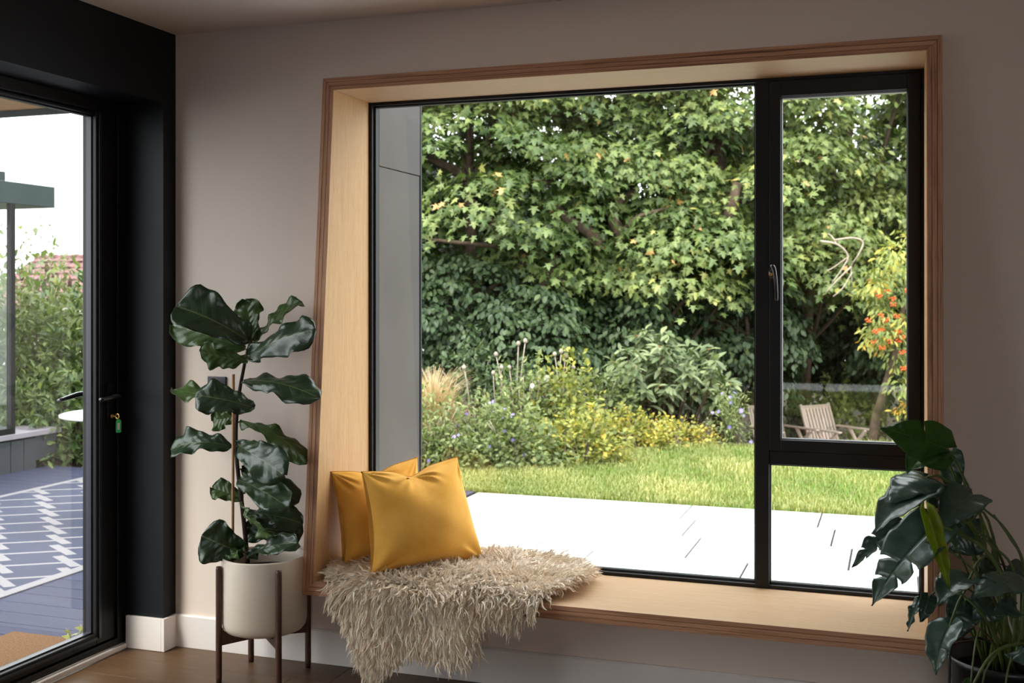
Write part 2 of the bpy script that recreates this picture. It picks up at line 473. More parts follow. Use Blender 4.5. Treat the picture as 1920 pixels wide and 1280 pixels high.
# ------------------------------------------------------------------ glazed door in the left wall
door = empty('door_1', (DX, PY, 0), 'black framed glazed garden door in the dark wall', 'door', kind=ST)
fr = MB()
fr.box(DX - .09, DX, PY - .048, PY, .0225, DH); fr.box(DX - .09, DX, DY0, DY0 + .048, .0225, DH)
fr.box(DX - .09, DX, DY0 + .048, PY - .048, DH - .048, DH); fr.box(DX - .09, DX, DY0 + .048, PY - .048, .0225, .05)
fr.build('frame', 'black_frame', door, bevel=.003)
GX = DX - .045
yg1 = onX(168, 700, GX)[1]; zgt = onX(167, 216, GX)[2]; zgb = onX(166, 1188, GX)[2]
stile = (PY - .05) - yg1
leaf_w = (PY - .05 - DY0 - .05) / 2
for k in range(2):
    y1 = PY - .05 - k * leaf_w; y0 = y1 - leaf_w + .004
    m = MB()
    m.box(DX - .08, DX - .012, y1 - stile, y1, .052, DH - .05); m.box(DX - .08, DX - .012, y0, y0 + stile, .052, DH - .05)
    m.box(DX - .08, DX - .012, y0 + stile, y1 - stile, .052, zgb); m.box(DX - .08, DX - .012, y0 + stile, y1 - stile, zgt, DH - .05)
    lf = m.build('leaf', 'black_frame', door, bevel=.004)
    g = MB(); t = .006
    ya, yb = y0 + stile, y1 - stile
    g.box(GX - .012, GX + .012, ya, ya + t, zgb, zgt); g.box(GX - .012, GX + .012, yb - t, yb, zgb, zgt)
    g.box(GX - .012, GX + .012, ya, yb, zgb, zgb + t); g.box(GX - .012, GX + .012, ya, yb, zgt - t, zgt)
    g.box(DX - .0125, DX - .006, yb + .012, yb + .024, zgb - .02, zgt + .02); g.box(DX - .0125, DX - .006, ya, yb, zgb - .022, zgb - .012)
    g.build('glazing_bead', 'spacer_bar' if False else 'gasket', lf)
    box('glass_pane', 'window_glass', (GX - .002, GX + .002, ya + .002, yb - .002, zgb + .002, zgt - .002), lf)
    if k == 0:
        hp = onX(204, 742, DX - .01)
        m = MB(); m.box(DX - .012, DX - .004, hp[1] - .014, hp[1] + .014, hp[2] - .115, hp[2] + .05)
        bp = m.build('handle_plate', 'black_frame', lf, bevel=.003)
        m = MB()
        pts = spline([(DX - .006, hp[1], hp[2]), (DX + .035, hp[1], hp[2]), (DX + .05, hp[1] - .02, hp[2]), (DX + .05, hp[1] - .125, hp[2] - .004)], 6)
        m.tube(pts, .0085, 10); m.build('lever', 'black_gloss', bp, smooth=True)
        m = MB()
        pts = spline([(DX - .082, hp[1], hp[2]), (DX - .125, hp[1], hp[2] + .004), (DX - .14, hp[1] - .03, hp[2] + .004), (DX - .14, hp[1] - .14, hp[2] - .012)], 6)
        m.tube(pts, [.010] * 12 + list(np.linspace(.011, .008, len(pts) - 12)), 10); m.build('outer_lever', 'black_gloss', bp, smooth=True)
        kp = onX(211, 780, DX + .004)
# key left in the lock, with its green tag
key = empty('door_key', kp, 'brass key with a green plastic tag left in the garden door lock', 'key')
m = MB(); m.tube([(DX - .003, kp[1], kp[2]), (DX + .007, kp[1], kp[2])], [.009, .009], 14); m.build('lock_barrel', 'brass', key, smooth=True)
m = MB(); m.tube([(DX + .007, kp[1], kp[2]), (DX + .016, kp[1], kp[2])], .003, 8)
m.lathe([(.006, -.0012), (.0125, -.0012), (.0125, .0012), (.006, .0012)], (0, 0, 0), 20, True)
k0 = 16
m.v[k0:] = [(DX + .027 + p[0] * .9 - .0, kp[1] + p[2] + .0, kp[2] + p[1]) for p in m.v[k0:]]
m.build('bow', 'brass', key, smooth=True)
m = MB()
prof = [(-.008, -.030), (.008, -.030), (.011, -.026), (.011, .016), (.006, .024), (-.006, .024), (-.011, .016), (-.011, -.026)]
yy = kp[1] + .006; tx = DX + .03; tz = kp[2] - .036
m.add([(tx + a * .55, yy + a * .8 - .002, tz + b) for a, b in prof] + [(tx + a * .55 + .003, yy + a * .8 - .005, tz + b) for a, b in prof],
      [tuple(reversed(range(8))), tuple(range(8, 16))] + [(i, (i + 1) % 8, 8 + (i + 1) % 8, 8 + i) for i in range(8)])
tg = m.build('key_tag', 'green_plastic', key)
m = MB(); m.add([(tx + a * .55 + .0036, yy + a * .8 - .0056, tz + b) for a, b in ((-.005, -.018), (.005, -.018), (.005, .010), (-.005, .010))] , [(0, 1, 2, 3)])
m.build('paper_insert', 'paper_tag', tg, solid=.0006)

# unseen window added behind the viewpoint to bring daylight in
rw = empty('added_rear_window', (.45, YB, .1), 'wide unseen window added in the rear wall to light the room', 'window', kind=ST)
m = MB(); m.box(.45, 2.45, YB - .15, YB - .08, .10, .16); m.box(.45, 2.45, YB - .15, YB - .08, 2.19, 2.25)
for x in (.45, 1.42, 2.39): m.box(x, x + .06, YB - .15, YB - .08, .16, 2.19)
m.build('frame', 'black_frame', rw)
for x0, x1 in ((.51, 1.42), (1.48, 2.39)): box('glass_pane', 'window_glass', (x0, x1, YB - .118, YB - .114, .16, 2.19), rw)

# light switch
sp = onY(408, 725, YW); s0 = onY(391, 705, YW); s1 = onY(425, 705, YW)
sw = empty('light_switch', (sp[0], YW, sp[2]), 'small black square light switch on the wall behind the fiddle-leaf fig', 'light switch')
hw = (s1[0] - s0[0]) / 2; sz = s0[2] - hw
box('plate', 'black_plastic', (sp[0] - hw, sp[0] + hw, YW - .008, YW - .0005, sz - hw, sz + hw), sw, bevel=.002)
box('rocker', 'grey_rocker', (sp[0] - .006, sp[0] + .006, YW - .012, YW - .008, sz - .012, sz + .012), sw, bevel=.001)
# ------------------------------------------------------------------ materials of the furnishings
def m_fabric(name, c1, c2, sheen=.6, rough=.85, scale=900):
    m, nt, out = new_mat(name)
    b = principled(nt, out, c1, rough, .15)
    pos = geo_pos(nt)
    f = mathn(nt, 'ADD', mathn(nt, 'MULTIPLY', noise(nt, pos, 7, 4), .75), mathn(nt, 'MULTIPLY', noise(nt, pos, 260, 2), .25))
    nt.links.new(ramp(nt, f, [(.35, c1), (.65, c2)]), b.inputs['Base Color'])
    b.inputs['Sheen Weight'].default_value = sheen; b.inputs['Sheen Roughness'].default_value = .35
    b.inputs['Sheen Tint'].default_value = (1.0, .80, .45, 1)
    bump(nt, b, noise(nt, pos, scale, 2), .12, .001)
m_fabric('mustard_velvet', (.70, .345, .050), (.85, .455, .095))
m_fabric('mustard_seam', (.46, .19, .012), (.55, .25, .02), .3)
def m_tint(name, stops, rough=.6, transl=.3, spec=.3, tr_gain=(1.1, 1.2, .6), veins=False):
    """leaf-like surface: colour from the per-leaf attribute, light passes through"""
    m, nt, out = new_mat(name)
    b = principled(nt, out, stops[0][1], rough, spec)
    at = nt.nodes.new('ShaderNodeAttribute'); at.attribute_name = 'tint'
    c = ramp(nt, at.outputs['Fac'], stops)
    nt.links.new(c, b.inputs['Base Color'])
    if transl > 0:
        t = nt.nodes.new('ShaderNodeBsdfTranslucent'); mx = nt.nodes.new('ShaderNodeMixShader'); mx.inputs[0].default_value = transl
        nt.links.new(mixc(nt, 1.0, c, tr_gain, 'MULTIPLY'), t.inputs['Color'])
        nt.links.new(b.outputs[0], mx.inputs[1]); nt.links.new(t.outputs[0], mx.inputs[2]); nt.links.new(mx.outputs[0], out.inputs['Surface'])
    return m
m_tint('wool', [(0, (.94, .75, .53)), (.5, (.97, .83, .64)), (1, (.99, .92, .80))], .55, .15, .35, (1.0, .93, .80))
wb_ = [n for n in MATS['wool'].node_tree.nodes if n.type == 'BSDF_PRINCIPLED'][0]      # soft wool fibres
wb_.inputs['Sheen Weight'].default_value = 1.0; wb_.inputs['Sheen Roughness'].default_value = .6; wb_.inputs['Sheen Tint'].default_value = (1, .95, .9, 1)
m_plain('hide', (.72, .62, .47), .8, .2, var=.08, vscale=30)

def on_plane(px, py, p0, n):
    r = ray(px, py); p0 = np.asarray(p0); c = np.array([0, 0, CAM_Z])
    return c + r * (np.dot(p0 - c, n) / np.dot(r, n))

# ------------------------------------------------------------------ cushions
def cushion(label, bl, br, tl, tr_, thick, seed, dent=.078):
    rs = np.random.RandomState(seed)
    bl, br, tl, tr_ = [np.asarray(p, float) for p in (bl, br, tl, tr_)]
    n = nrm(np.cross(br - bl, tl - bl)); c0 = (bl + br + tl + tr_) / 4
    nu = 61
    a = np.linspace(-1, 1, nu); a = np.sign(a) * (1 - (1 - np.abs(a)) ** 1.25)
    U, V = np.meshgrid(a, a, indexing='ij')
    root = empty('cushion', (c0[0], c0[1], min(bl[2], br[2])), label, 'cushion', 'mustard cushions on the window seat')
    ph = rs.rand(12) * 6.28
    sheets = []
    for side in (1, -1):
        pinch = .085
        uu = U * (1 - pinch * (1 - V ** 2) * np.abs(U) ** 2); vv = V * (1 - pinch * (1 - U ** 2) * np.abs(V) ** 2)
        # karate-chop dent in the top edge
        vv = vv - dent * 2 * np.exp(-((U + .05) / .30) ** 2) * np.clip((V - .1) / .9, 0, 1) ** 2
        P = ((1 - uu)[..., None] * (1 - vv)[..., None] * bl + (1 + uu)[..., None] * (1 - vv)[..., None] * br + (1 - uu)[..., None] * (1 + vv)[..., None] * tl + (1 + uu)[..., None] * (1 + vv)[..., None] * tr_) / 4
        h = ((1 - U ** 2) * (1 - V ** 2)).clip(0) ** .55
        h = h * (1 - .16 * V) - .30 * np.exp(-(((U + .05) / .16) ** 2 + ((V - .82) / .30) ** 2))* (1 - V ** 2).clip(0) ** .3
        # creases fanning out of the corners and the dent
        w = np.zeros_like(h)
        for k, (cu, cv) in enumerate(((-1, -1), (1, -1), (-1, 1), (1, 1), (-.05, 1.0))):
            du, dv = U - cu, V - cv; r = np.sqrt(du ** 2 + dv ** 2) + 1e-6; th = np.arctan2(dv, du)
            w += .11 * np.sin(th * 11 + ph[k] + 2 * np.sin(th * 4 + ph[k + 5])) * np.exp(-((r - .28) / .22) ** 2)
        w += .022 * np.sin(U * 7 + 3 * V + ph[10]) * np.sin(V * 5 - U * 2 + ph[11])
        H = np.clip(h + w * h ** .6, 0, None) * thick
        P = P + side * n * H[..., None]
        sheets.append(P)
    m = MB(); m.grid(sheets[0]); k = len(m.v); m.grid(sheets[1])
    m.f = [f if max(f) < k else tuple(reversed(f)) for f in m.f]
    o = m.build('cover', 'mustard_velvet', root, smooth=True)
    bm = bmesh.new(); bm.from_mesh(o.data); bmesh.ops.remove_doubles(bm, verts=bm.verts, dist=.0008); bmesh.ops.recalc_face_normals(bm, faces=bm.faces); bm.to_mesh(o.data); bm.free()
    S = sheets[0]; ring = list(S[:, 0]) + list(S[-1, 1:]) + list(S[-2::-1, -1]) + list(S[0, -2:0:-1])
    ring.append(ring[0])
    MB().tube(ring, .0022, 6, cap=False).build('seam', 'mustard_seam', root, smooth=True)
    return root
ZS = IZ0                                       # bench top
zc = ZS + .045
bl, br = onZ(694, 1079, zc), onZ(908, 1050, zc)
e = nrm(br - bl); nh = np.array([e[1], -e[0], 0.]); th = math.radians(17)
npl = nh * math.cos(th) + np.array([0, 0, math.sin(th)])
cushion('mustard velvet cushion in front, leaning on the other cushion', bl, br, on_plane(677, 884, bl, npl), on_plane(858, 856, bl, npl), .135, 3)
back = np.array([-nh[0], -nh[1], 0])
bl2 = onZ(642, 1060, zc - .005); br2 = bl2 + nrm(br - bl + np.array([-.03, .05, 0])) * .40
e2 = nrm(br2 - bl2); nh2 = np.array([e2[1], -e2[0], 0.]); th2 = math.radians(8)
npl2 = nh2 * math.cos(th2) + np.array([0, 0, math.sin(th2)])
cushion('mustard velvet cushion behind, against the oak side board', bl2, br2, on_plane(619, 884, bl2, npl2), on_plane(783, 857, bl2, npl2), .085, 8, .07)

# ------------------------------------------------------------------ sheepskin
Yfe = yfront(ZS)
hz = .012
def seat_uv(px, py): p = onZ(px, py, ZS + .03); return (p[0], p[1] - Yfe)
def hang_uv(px, py): p = onY(px, py, Yfe - .03); return (p[0], p[2] - ZS)
poly = [seat_uv(628, 1068), seat_uv(655, 1052), seat_uv(800, 1046), seat_uv(940, 1042), seat_uv(1020, 1046), seat_uv(1085, 1056), seat_uv(1106, 1076), seat_uv(1090, 1092), seat_uv(1040, 1106), seat_uv(1004, 1118),
        hang_uv(985, 1142), hang_uv(975, 1165), hang_uv(935, 1160), hang_uv(915, 1150), hang_uv(898, 1175), hang_uv(900, 1205), hang_uv(878, 1222), hang_uv(838, 1232), hang_uv(800, 1215), hang_uv(775, 1212), hang_uv(735, 1240), hang_uv(704, 1262),
        hang_uv(690, 1255), hang_uv(672, 1215), hang_uv(655, 1180), hang_uv(640, 1145), hang_uv(622, 1118)]
poly = np.array(poly)
def inside(P, q):
    x, y = P[:, 0], P[:, 1]; r = np.zeros(len(P), bool); j = len(q) - 1
    for i in range(len(q)):
        c = ((q[i, 1] > y) != (q[j, 1] > y)) & (x < (q[j, 0] - q[i, 0]) * (y - q[i, 1]) / (q[j, 1] - q[i, 1] + 1e-12) + q[i, 0])
        r ^= c; j = i
    return r
def drape(P):
    """(X, s) -> point, normal, 'down the pile' direction"""
    X, s = P[:, 0], P[:, 1]; R = .035; q = R * math.pi / 2
    s2 = s + q / 2
    t = np.clip(s2 / q, 0, 1); an = (1 - t) * math.pi / 2              # 0 on the bench, 90 degrees hanging
    bump_ = .007 * (np.sin(X * 17 + 1) + np.sin(s * 23 + X * 9)) + .006 + .022 * np.clip(s / .12, 0, 1)
    Yc = Yfe + .012; Zc = ZS + hz - R
    Y = np.where(s2 > q, Yc + R*0 + (s2 - q), np.where(s2 < 0, Yc - R, Yc - R * np.sin(an)))
    Z = np.where(s2 > q, Zc + R, np.where(s2 < 0, Zc + s2, Zc + R * np.cos(an)))
    nY, nZ = -np.sin(an), np.cos(an)
    nrml = np.stack([np.zeros_like(X), nY, nZ], 1)
    pos = np.stack([X, Y, Z], 1) + nrml * np.where(s2 > q, bump_, bump_ + .012 * np.clip(-s2 * 4, 0, 1))[:, None]
    down = np.stack([np.zeros_like(X), -np.cos(an), -np.sin(an)], 1)
    return pos, nrml, down, an
fleece = empty('sheepskin', (float(poly[:, 0].mean()), Yfe, ZS), 'long-haired cream sheepskin draped over the front of the window seat', 'sheepskin')
gx = np.arange(poly[:, 0].min(), poly[:, 0].max(), .012); gs = np.arange(poly[:, 1].min(), poly[:, 1].max(), .012)
G = np.stack(np.meshgrid(gx, gs, indexing='ij'), -1); fl = G.reshape(-1, 2); ins = inside(fl, poly).reshape(len(gx), len(gs))
gp = drape(fl)[0].reshape(len(gx), len(gs), 3)
m = MB(); m.v = [tuple(p) for p in gp.reshape(-1, 3)]; w_ = len(gs)
for i in range(len(gx) - 1):
    for j in range(w_ - 1):
        if ins[i, j] and ins[i + 1, j] and ins[i, j + 1] and ins[i + 1, j + 1]: m.f.append((i * w_ + j, (i + 1) * w_ + j, (i + 1) * w_ + j + 1, i * w_ + j + 1))
o = m.build('hide', 'hide', fleece, smooth=True, solid=.006)
bm = bmesh.new(); bm.from_mesh(o.data); bmesh.ops.delete(bm, geom=[v for v in bm.verts if not v.link_faces], context='VERTS'); bm.to_mesh(o.data); bm.free()
def make_wool(NL, NS, rad, rspread, tspread, amp0, Lk, seed, sides, raise_=0.):
    """wool locks (NS = 1) or finer strands grouped in tufts, rooted all over the hide"""
    rs = np.random.RandomState(seed); NR = len(rad)
    c = rs.rand(NL * 4, 2) * (poly.max(0) - poly.min(0)) + poly.min(0); c = c[inside(c, poly)][:NL]; NL = len(c)
    pos, nr, dn, an = drape(c); w = np.clip(an / 1.3, 0, 1)[:, None]
    pos = pos + nr * raise_
    outd = np.stack([np.clip((c[:, 0] + 1.72) * 1.4, -.5, .6), np.zeros(NL), np.zeros(NL)], 1)
    backd = np.stack([np.zeros(NL), np.clip((c[:, 1] - .10) * 4, 0, .8), np.zeros(NL)], 1)
    fx, fy = np.sin(c[:, 0] * 11 + c[:, 1] * 7) + .6 * np.sin(c[:, 0] * 27 - c[:, 1] * 19), np.cos(c[:, 0] * 9 - c[:, 1] * 13)
    dirv = nr * (.34 - .14 * w) + dn * (.34 + .22 * fy[:, None] * (1 - w) + .6 * w) + outd * (.6 - .35 * w) + backd * (1 - w) + np.stack([fx * .30, np.zeros(NL), np.zeros(NL)], 1) * (1.0 - .7 * w)
    dirv = nrm(dirv + rs.randn(NL, 3) * .20)
    L = Lk * (.75 + .5 * rs.rand(NL)) * (1 + .15 * w[:, 0])
    side1 = nrm(np.cross(dirv, np.array([.3, .5, .8]))); side2 = np.cross(dirv, side1)
    rep = lambda q: np.repeat(q, NS, axis=0)
    S = NL * NS; s1, s2 = rep(side1), rep(side2)
    ro = (rs.rand(S, 1) - .5) * s1 * rspread + (rs.rand(S, 1) - .5) * s2 * rspread; to = (rs.rand(S, 1) - .5) * s1 * tspread + (rs.rand(S, 1) - .5) * s2 * tspread
    Ls = rep(L[:, None]) * (.8 + .35 * rs.rand(S, 1)); ph = rep(rs.rand(NL, 1) * 6.28) + rs.rand(S, 1) * .8; fq = rep(6 + 4 * rs.rand(NL, 1)); amp = amp0 * (.5 + rs.rand(S, 1))
    P = np.zeros((S, NR, 3)); wr = rep(w)
    for k in range(NR):
        tt = k / (NR - 1)
        q = rep(pos) + ro * (1 - tt) + to * tt + rep(dirv) * Ls * tt + (s1 * np.sin(fq * tt + ph) + s2 * np.cos(fq * tt + ph)) * amp * min(1, tt * 3)
        q[:, 2] -= (.020 * tt ** 2) * (1 - wr[:, 0]); P[:, k] = q
    P[:, :, 2] = np.where(P[:, :, 1] > Yfe + .004, np.maximum(P[:, :, 2], ZS + .004), P[:, :, 2])
    P[:, :, 1] = np.where(P[:, :, 2] < ZS + .003, np.minimum(P[:, :, 1], np.interp(P[:, :, 2], [0, SZ0 - .004, SZ0, ZS], [3.92, 3.92, yfront(SZ0) - .006, Yfe - .006])), P[:, :, 1])
    P[:, :, 2] = np.maximum(P[:, :, 2], .006)
    V = np.zeros((S, NR, sides, 3)); rsc = .75 + .5 * rs.rand(S, 1, 1)
    for j in range(sides):
        a_ = 2 * math.pi * j / sides
        V[:, :, j] = P + (s1 * math.cos(a_) + s2 * math.sin(a_))[:, None, :] * np.asarray(rad)[None, :, None] * rsc
    idx = np.arange(S * NR * sides).reshape(S, NR, sides)
    F = np.concatenate([np.stack([idx[:, :-1, j], idx[:, :-1, (j + 1) % sides], idx[:, 1:, (j + 1) % sides], idx[:, 1:, j]], -1).reshape(-1, 4) for j in range(sides)])
    tv = np.repeat(np.clip(rep(rs.rand(NL, 1))[:, 0] * .75 + rs.rand(S) * .25, 0, 1), NR * sides)
    tag(np_mesh('wool', V.reshape(-1, 3), F, 'wool', fleece, smooth=True, tint=tv), kind='stuff')
make_wool(6800, 1, [.0048, .0052, .0046, .0036, .0024, .0005], 0, 0, .0045, .060, 11, 4)
make_wool(2500, 5, [.0011, .0011, .0010, .0007, .0003], .016, .005, .0045, .060, 12, 3, .006)

# ------------------------------------------------------------------ house-plant leaves
def m_leaf(name, c_top, c_dark, c_vein, rough=.32, transl=.22, nveins=7., vw=.05, back=None, slope=.22, bmp=.55):
    m, nt, out = new_mat(name)
    b = principled(nt, out, c_top, rough, .5)
    uvn = nt.nodes.new('ShaderNodeUVMap'); sep = nt.nodes.new('ShaderNodeSeparateXYZ'); nt.links.new(uvn.outputs[0], sep.inputs[0])
    tcoord, sc = sep.outputs[0], sep.outputs[1]
    sa = mathn(nt, 'ABSOLUTE', mathn(nt, 'SUBTRACT', sc, .5)); sa = mathn(nt, 'MULTIPLY', sa, 2)
    mid = mathn(nt, 'SUBTRACT', 1.0, mathn(nt, 'DIVIDE', sa, vw), True)
    lat = mathn(nt, 'FRACT', mathn(nt, 'MULTIPLY', mathn(nt, 'SUBTRACT', tcoord, mathn(nt, 'MULTIPLY', sa, slope)), nveins))
    lat = mathn(nt, 'ABSOLUTE', mathn(nt, 'SUBTRACT', lat, .5))
    latm = mathn(nt, 'SUBTRACT', 1.0, mathn(nt, 'DIVIDE', lat, .045), True)
    latm = mathn(nt, 'MULTIPLY', latm, mathn(nt, 'SUBTRACT', 1.05, sa, True))
    vein = mathn(nt, 'MAXIMUM', mid, mathn(nt, 'MULTIPLY', latm, .55))
    pos = geo_pos(nt)
    basec = ramp(nt, noise(nt, pos, 22, 3), [(.3, c_dark), (.7, c_top)])
    if back is not None:
        ge = nt.nodes.new('ShaderNodeNewGeometry')
        basec = mixc(nt, ge.outputs['Backfacing'], basec, back)
    c = mixc(nt, vein, basec, c_vein)
    nt.links.new(c, b.inputs['Base Color'])
    bump(nt, b, mathn(nt, 'ADD', mathn(nt, 'MULTIPLY', lat, 1.0), mathn(nt, 'MULTIPLY', noise(nt, pos, 60, 2), .3)), bmp, .006)
    t = nt.nodes.new('ShaderNodeBsdfTranslucent'); mx = nt.nodes.new('ShaderNodeMixShader'); mx.inputs[0].default_value = transl
    nt.links.new(mixc(nt, 1.0, c, (1.6, 1.9, .6), 'MULTIPLY'), t.inputs['Color'])
    nt.links.new(b.outputs[0], mx.inputs[1]); nt.links.new(t.outputs[0], mx.inputs[2]); nt.links.new(mx.outputs[0], out.inputs['Surface'])
m_leaf('fig_leaf', (.028, .056, .023), (.017, .036, .016), (.15, .17, .07), 0.30, .12, 7, .045, bmp=.34, back=(.060, .088, .030))
m_leaf('fig_leaf_young', (.080, .135, .036), (.052, .096, .026), (.17, .21, .075), .34, .22, 7, .045, back=(.075, .12, .035))
m_leaf('monstera_leaf', (.058, .108, .080), (.036, .072, .053), (.085, .145, .10), .27, .16, 8, .03, slope=.10, bmp=.22)
m_leaf('monstera_leaf_bright', (.050, .130, .022), (.030, .085, .015), (.10, .18, .05), .36, .40, 8, .04, slope=.10)
m_leaf('monstera_leaf_yellow', (.30, .36, .020), (.22, .29, .016), (.36, .40, .06), .4, .35, 8, .04, slope=.10)
m_plain('fig_stem', (.040, .024, .015), .7, .3, var=.3, vscale=60, bmp=.3, bscale=150)
m_plain('fig_petiole', (.09, .115, .035), .5, .4, var=.15, vscale=40)
m_plain('monstera_petiole', (.085, .125, .030), .45, .4, var=.2, vscale=30)
m_plain('aerial_root', (.075, .042, .025), .8, .2, var=.3, vscale=60)
m_plain('bamboo_stake', (.36, .17, .065), .55, .4, var=.12, vscale=30)
m_plain('cream_ceramic', (.62, .53, .435), .42, .45, var=.025, vscale=5)
m_plain('potting_soil', (.022, .015, .011), .95, .1, var=.5, vscale=90, bmp=.6, bscale=120)
m_plain('black_pot', (.010, .010, .011), .38, .5, var=.1, vscale=8)
FIG_T = [0, .03, .10, .22, .38, .55, .70, .82, .92, .975, 1]
FIG_W = [.10, .30, .47, .58, .64, .84, 1.0, .97, .74, .42, .06]
MON_T = [0, .015, .06, .15, .28, .42, .58, .74, .88, .96, 1]
MON_W = [.22, .66, .92, 1.0, .99, .90, .74, .50, .23, .07, .01]
def leaf_mesh(base, tip, n_hint, hw, sag, cup, T, W, ripple=.012, seed=0, splits=None, notch=0., twist=0., fold_l=None):
    """returns verts, faces, uv of one leaf blade: midrib from base to tip, half width hw, cup = angle each half is lifted"""
    rs = random.Random(seed)
    base, tip = np.asarray(base, float), np.asarray(tip, float); L = np.linalg.norm(tip - base)
    ax = (tip - base) / L; n0 = np.asarray(n_hint, float); n0 = nrm(n0 - ax * n0.dot(ax)); b0 = np.cross(ax, n0)
    p1, p2, p3 = rs.uniform(0, 6.28), rs.uniform(0, 6.28), rs.uniform(0, 6.28)
    def surf(t, s, side, tshift=0.):
        c = base + ax * L * t + n0 * sag * 4 * t * (1 - t)
        dn = n0 * sag * 4 * (1 - 2 * t) + ax * L; tg = dn / np.linalg.norm(dn)
        n = nrm(n0 - tg * n0.dot(tg)); bb = np.cross(tg, n)
        tw = twist * (t - .3); bb, n = bb * math.cos(tw) + n * math.sin(tw), n * math.cos(tw) - bb * math.sin(tw)
        w = hw * float(np.interp(t, T, W)); cu = (cup if (fold_l is None or side < 0) else fold_l)
        a = cu * (1 + .25 * s)
        rip = ripple * (math.sin(t * 15 + p1 + side) * .6 + math.sin(t * 26 + p2 * side) * .5) * s ** 2 + ripple * .35 * math.sin(t * 9 + s * 5 + p3) * s
        back = -notch * L * (s ** 1.3) * max(0, 1 - t / .22)
        return c + bb * side * s * w * math.cos(a) + n * (s * w * math.sin(a) + rip) + tg * back
    m = MB(); uv = []
    if splits is None:
        nt_, ns = 23, 6
        ts = np.linspace(0, 1, nt_); ss = np.linspace(-1, 1, 2 * ns + 1)
        P = np.array([[surf(t, abs(s), 1 if s >= 0 else -1) for s in ss] for t in ts]); m.grid(P)
        uv = [(t, .5 + .5 * s) for t in ts for s in ss]
    else:
        for side in (1, -1):
            cuts = [0.0] + sorted(splits[0 if side > 0 else 1]) + [1.0]
            for a_, b_ in zip(cuts[:-1], cuts[1:]):
                ns, nl = 9, max(4, int((b_ - a_) * 24)); mid = (a_ + b_) / 2
                g0, g1 = (0 if a_ == 0 else 1), (0 if b_ == 1 else 1)
                P = np.zeros((nl + 1, ns + 1, 3))
                for i in range(nl + 1):
                    f = i / nl
                    for j in range(ns + 1):
                        s = j / ns; k = max(0., min(1., (s - .42) / .40)); k = k * k * (3 - 2 * k)
                        gap = .011 * k + .010 * k * s
                        lo = a_ + g0 * gap; hi = b_ - g1 * gap
                        tt = lo + (hi - lo) * f
                        rnd = 1 - .07 * ((2 * f - 1) ** 4) * (1 if ((f < .5 and g0) or (f > .5 and g1)) else 0)
                        P[i, j] = surf(min(1, tt + .28 * s * s * (1 - tt) * tt), s * rnd, side)
                        uv.append((tt, .5 + .5 * s * side))
                kf = len(m.f); m.grid(P)
                if side < 0: m.f[kf:] = [tuple(reversed(q)) for q in m.f[kf:]]
    # keep the top side of the blade along the normal hint
    fc = m.f[len(m.f) // 2]; q = [np.array(m.v[i]) for i in fc[:3]]
    if np.dot(np.cross(q[1] - q[0], q[2] - q[0]), n0) < 0: m.f = [tuple(reversed(f)) for f in m.f]
    return m, uv
def add_leaf(parent, base, tip, nh, hw, sag, cup, mat, kind='fig', seed=0, petiole_from=None, pet_mat='fig_petiole', pet_r=.003, pet_sag=0., **kw):
    T, W = (FIG_T, FIG_W) if kind == 'fig' else (MON_T, MON_W)
    m, uv = leaf_mesh(base, tip, nh, hw, sag, cup, T, W, seed=seed, **kw)
    o = m.build('leaf', mat, parent, smooth=True, uv=uv)
    s = o.modifiers.new('thickness', 'SOLIDIFY'); s.thickness = .0009; s.offset = 0
    if petiole_from is not None:
        a, b = np.asarray(petiole_from, float), np.asarray(base, float); mid = (a + b) / 2 + np.array([0, 0, pet_sag])
        inn = b + nrm(np.asarray(tip) - b) * .012
        pt = MB(); pt.tube(list(bez(a, mid, b, 9)) + [inn], list(np.linspace(pet_r * 1.25, pet_r * .8, 10)), 8)
        pt.build('petiole', pet_mat, o, smooth=True)
    return o

# ------------------------------------------------------------------ plant stand and pot
pc = np.array([-2.292, 3.752])
stand = empty('plant_stand', (pc[0], pc[1], 0), 'dark walnut four-legged plant stand holding the cream pot', 'plant stand')
ang0 = math.atan2(.015, .242)
legs = []
for k in range(4):
    a = ang0 + math.pi / 4 + k * math.pi / 2; x, y = pc[0] + .1745 * math.cos(a), pc[1] + .1745 * math.sin(a); legs.append((x, y))
    m = MB(); m.lathe([(0, 0), (.0105, 0), (.0118, .02), (.0118, .425), (.0105, .434), (0, .436)], (x, y, 0.0005), 16)
    m.build('leg', 'walnut', stand, smooth=True, bevel=0)
for k in range(2):
    (xa, ya), (xb, yb) = legs[k], legs[k + 2]
    A, Bv = np.array([xa, ya, 0]), np.array([xb, yb, 0]); d = nrm(Bv - A); s = np.array([-d[1], d[0], 0]) * .009
    prof = []; Lc = np.linalg.norm(Bv - A); n_ = 20
    for i in range(n_ + 1):
        f = i / n_; q = abs(2 * f - 1)
        top = .172 + .055 * max(0, (q - .70) / .30) ** 2.2; bot = .150 - .012 * q + (.004 if k else 0)
        prof.append((A + d * Lc * f, top - k * .0005, bot))
    m = MB(); rows = []
    for p, tz, bz in prof: rows += [p + s + [0, 0, bz], p - s + [0, 0, bz], p - s + [0, 0, tz], p + s + [0, 0, tz]]
    fcs = []
    for i in range(n_):
        for j in range(4): fcs.append((i * 4 + j, i * 4 + (j + 1) % 4, i * 4 + 4 + (j + 1) % 4, i * 4 + 4 + j))
    m.add(rows, fcs + [(3, 2, 1, 0), tuple(n_ * 4 + j for j in range(4))]); m.build('cross_rail', 'walnut', stand, bevel=.002)
pot = empty('plant_pot', (pc[0], pc[1], .174), 'matte cream cylindrical pot set in the walnut stand', 'pot')
m = MB(); R_ = .1615
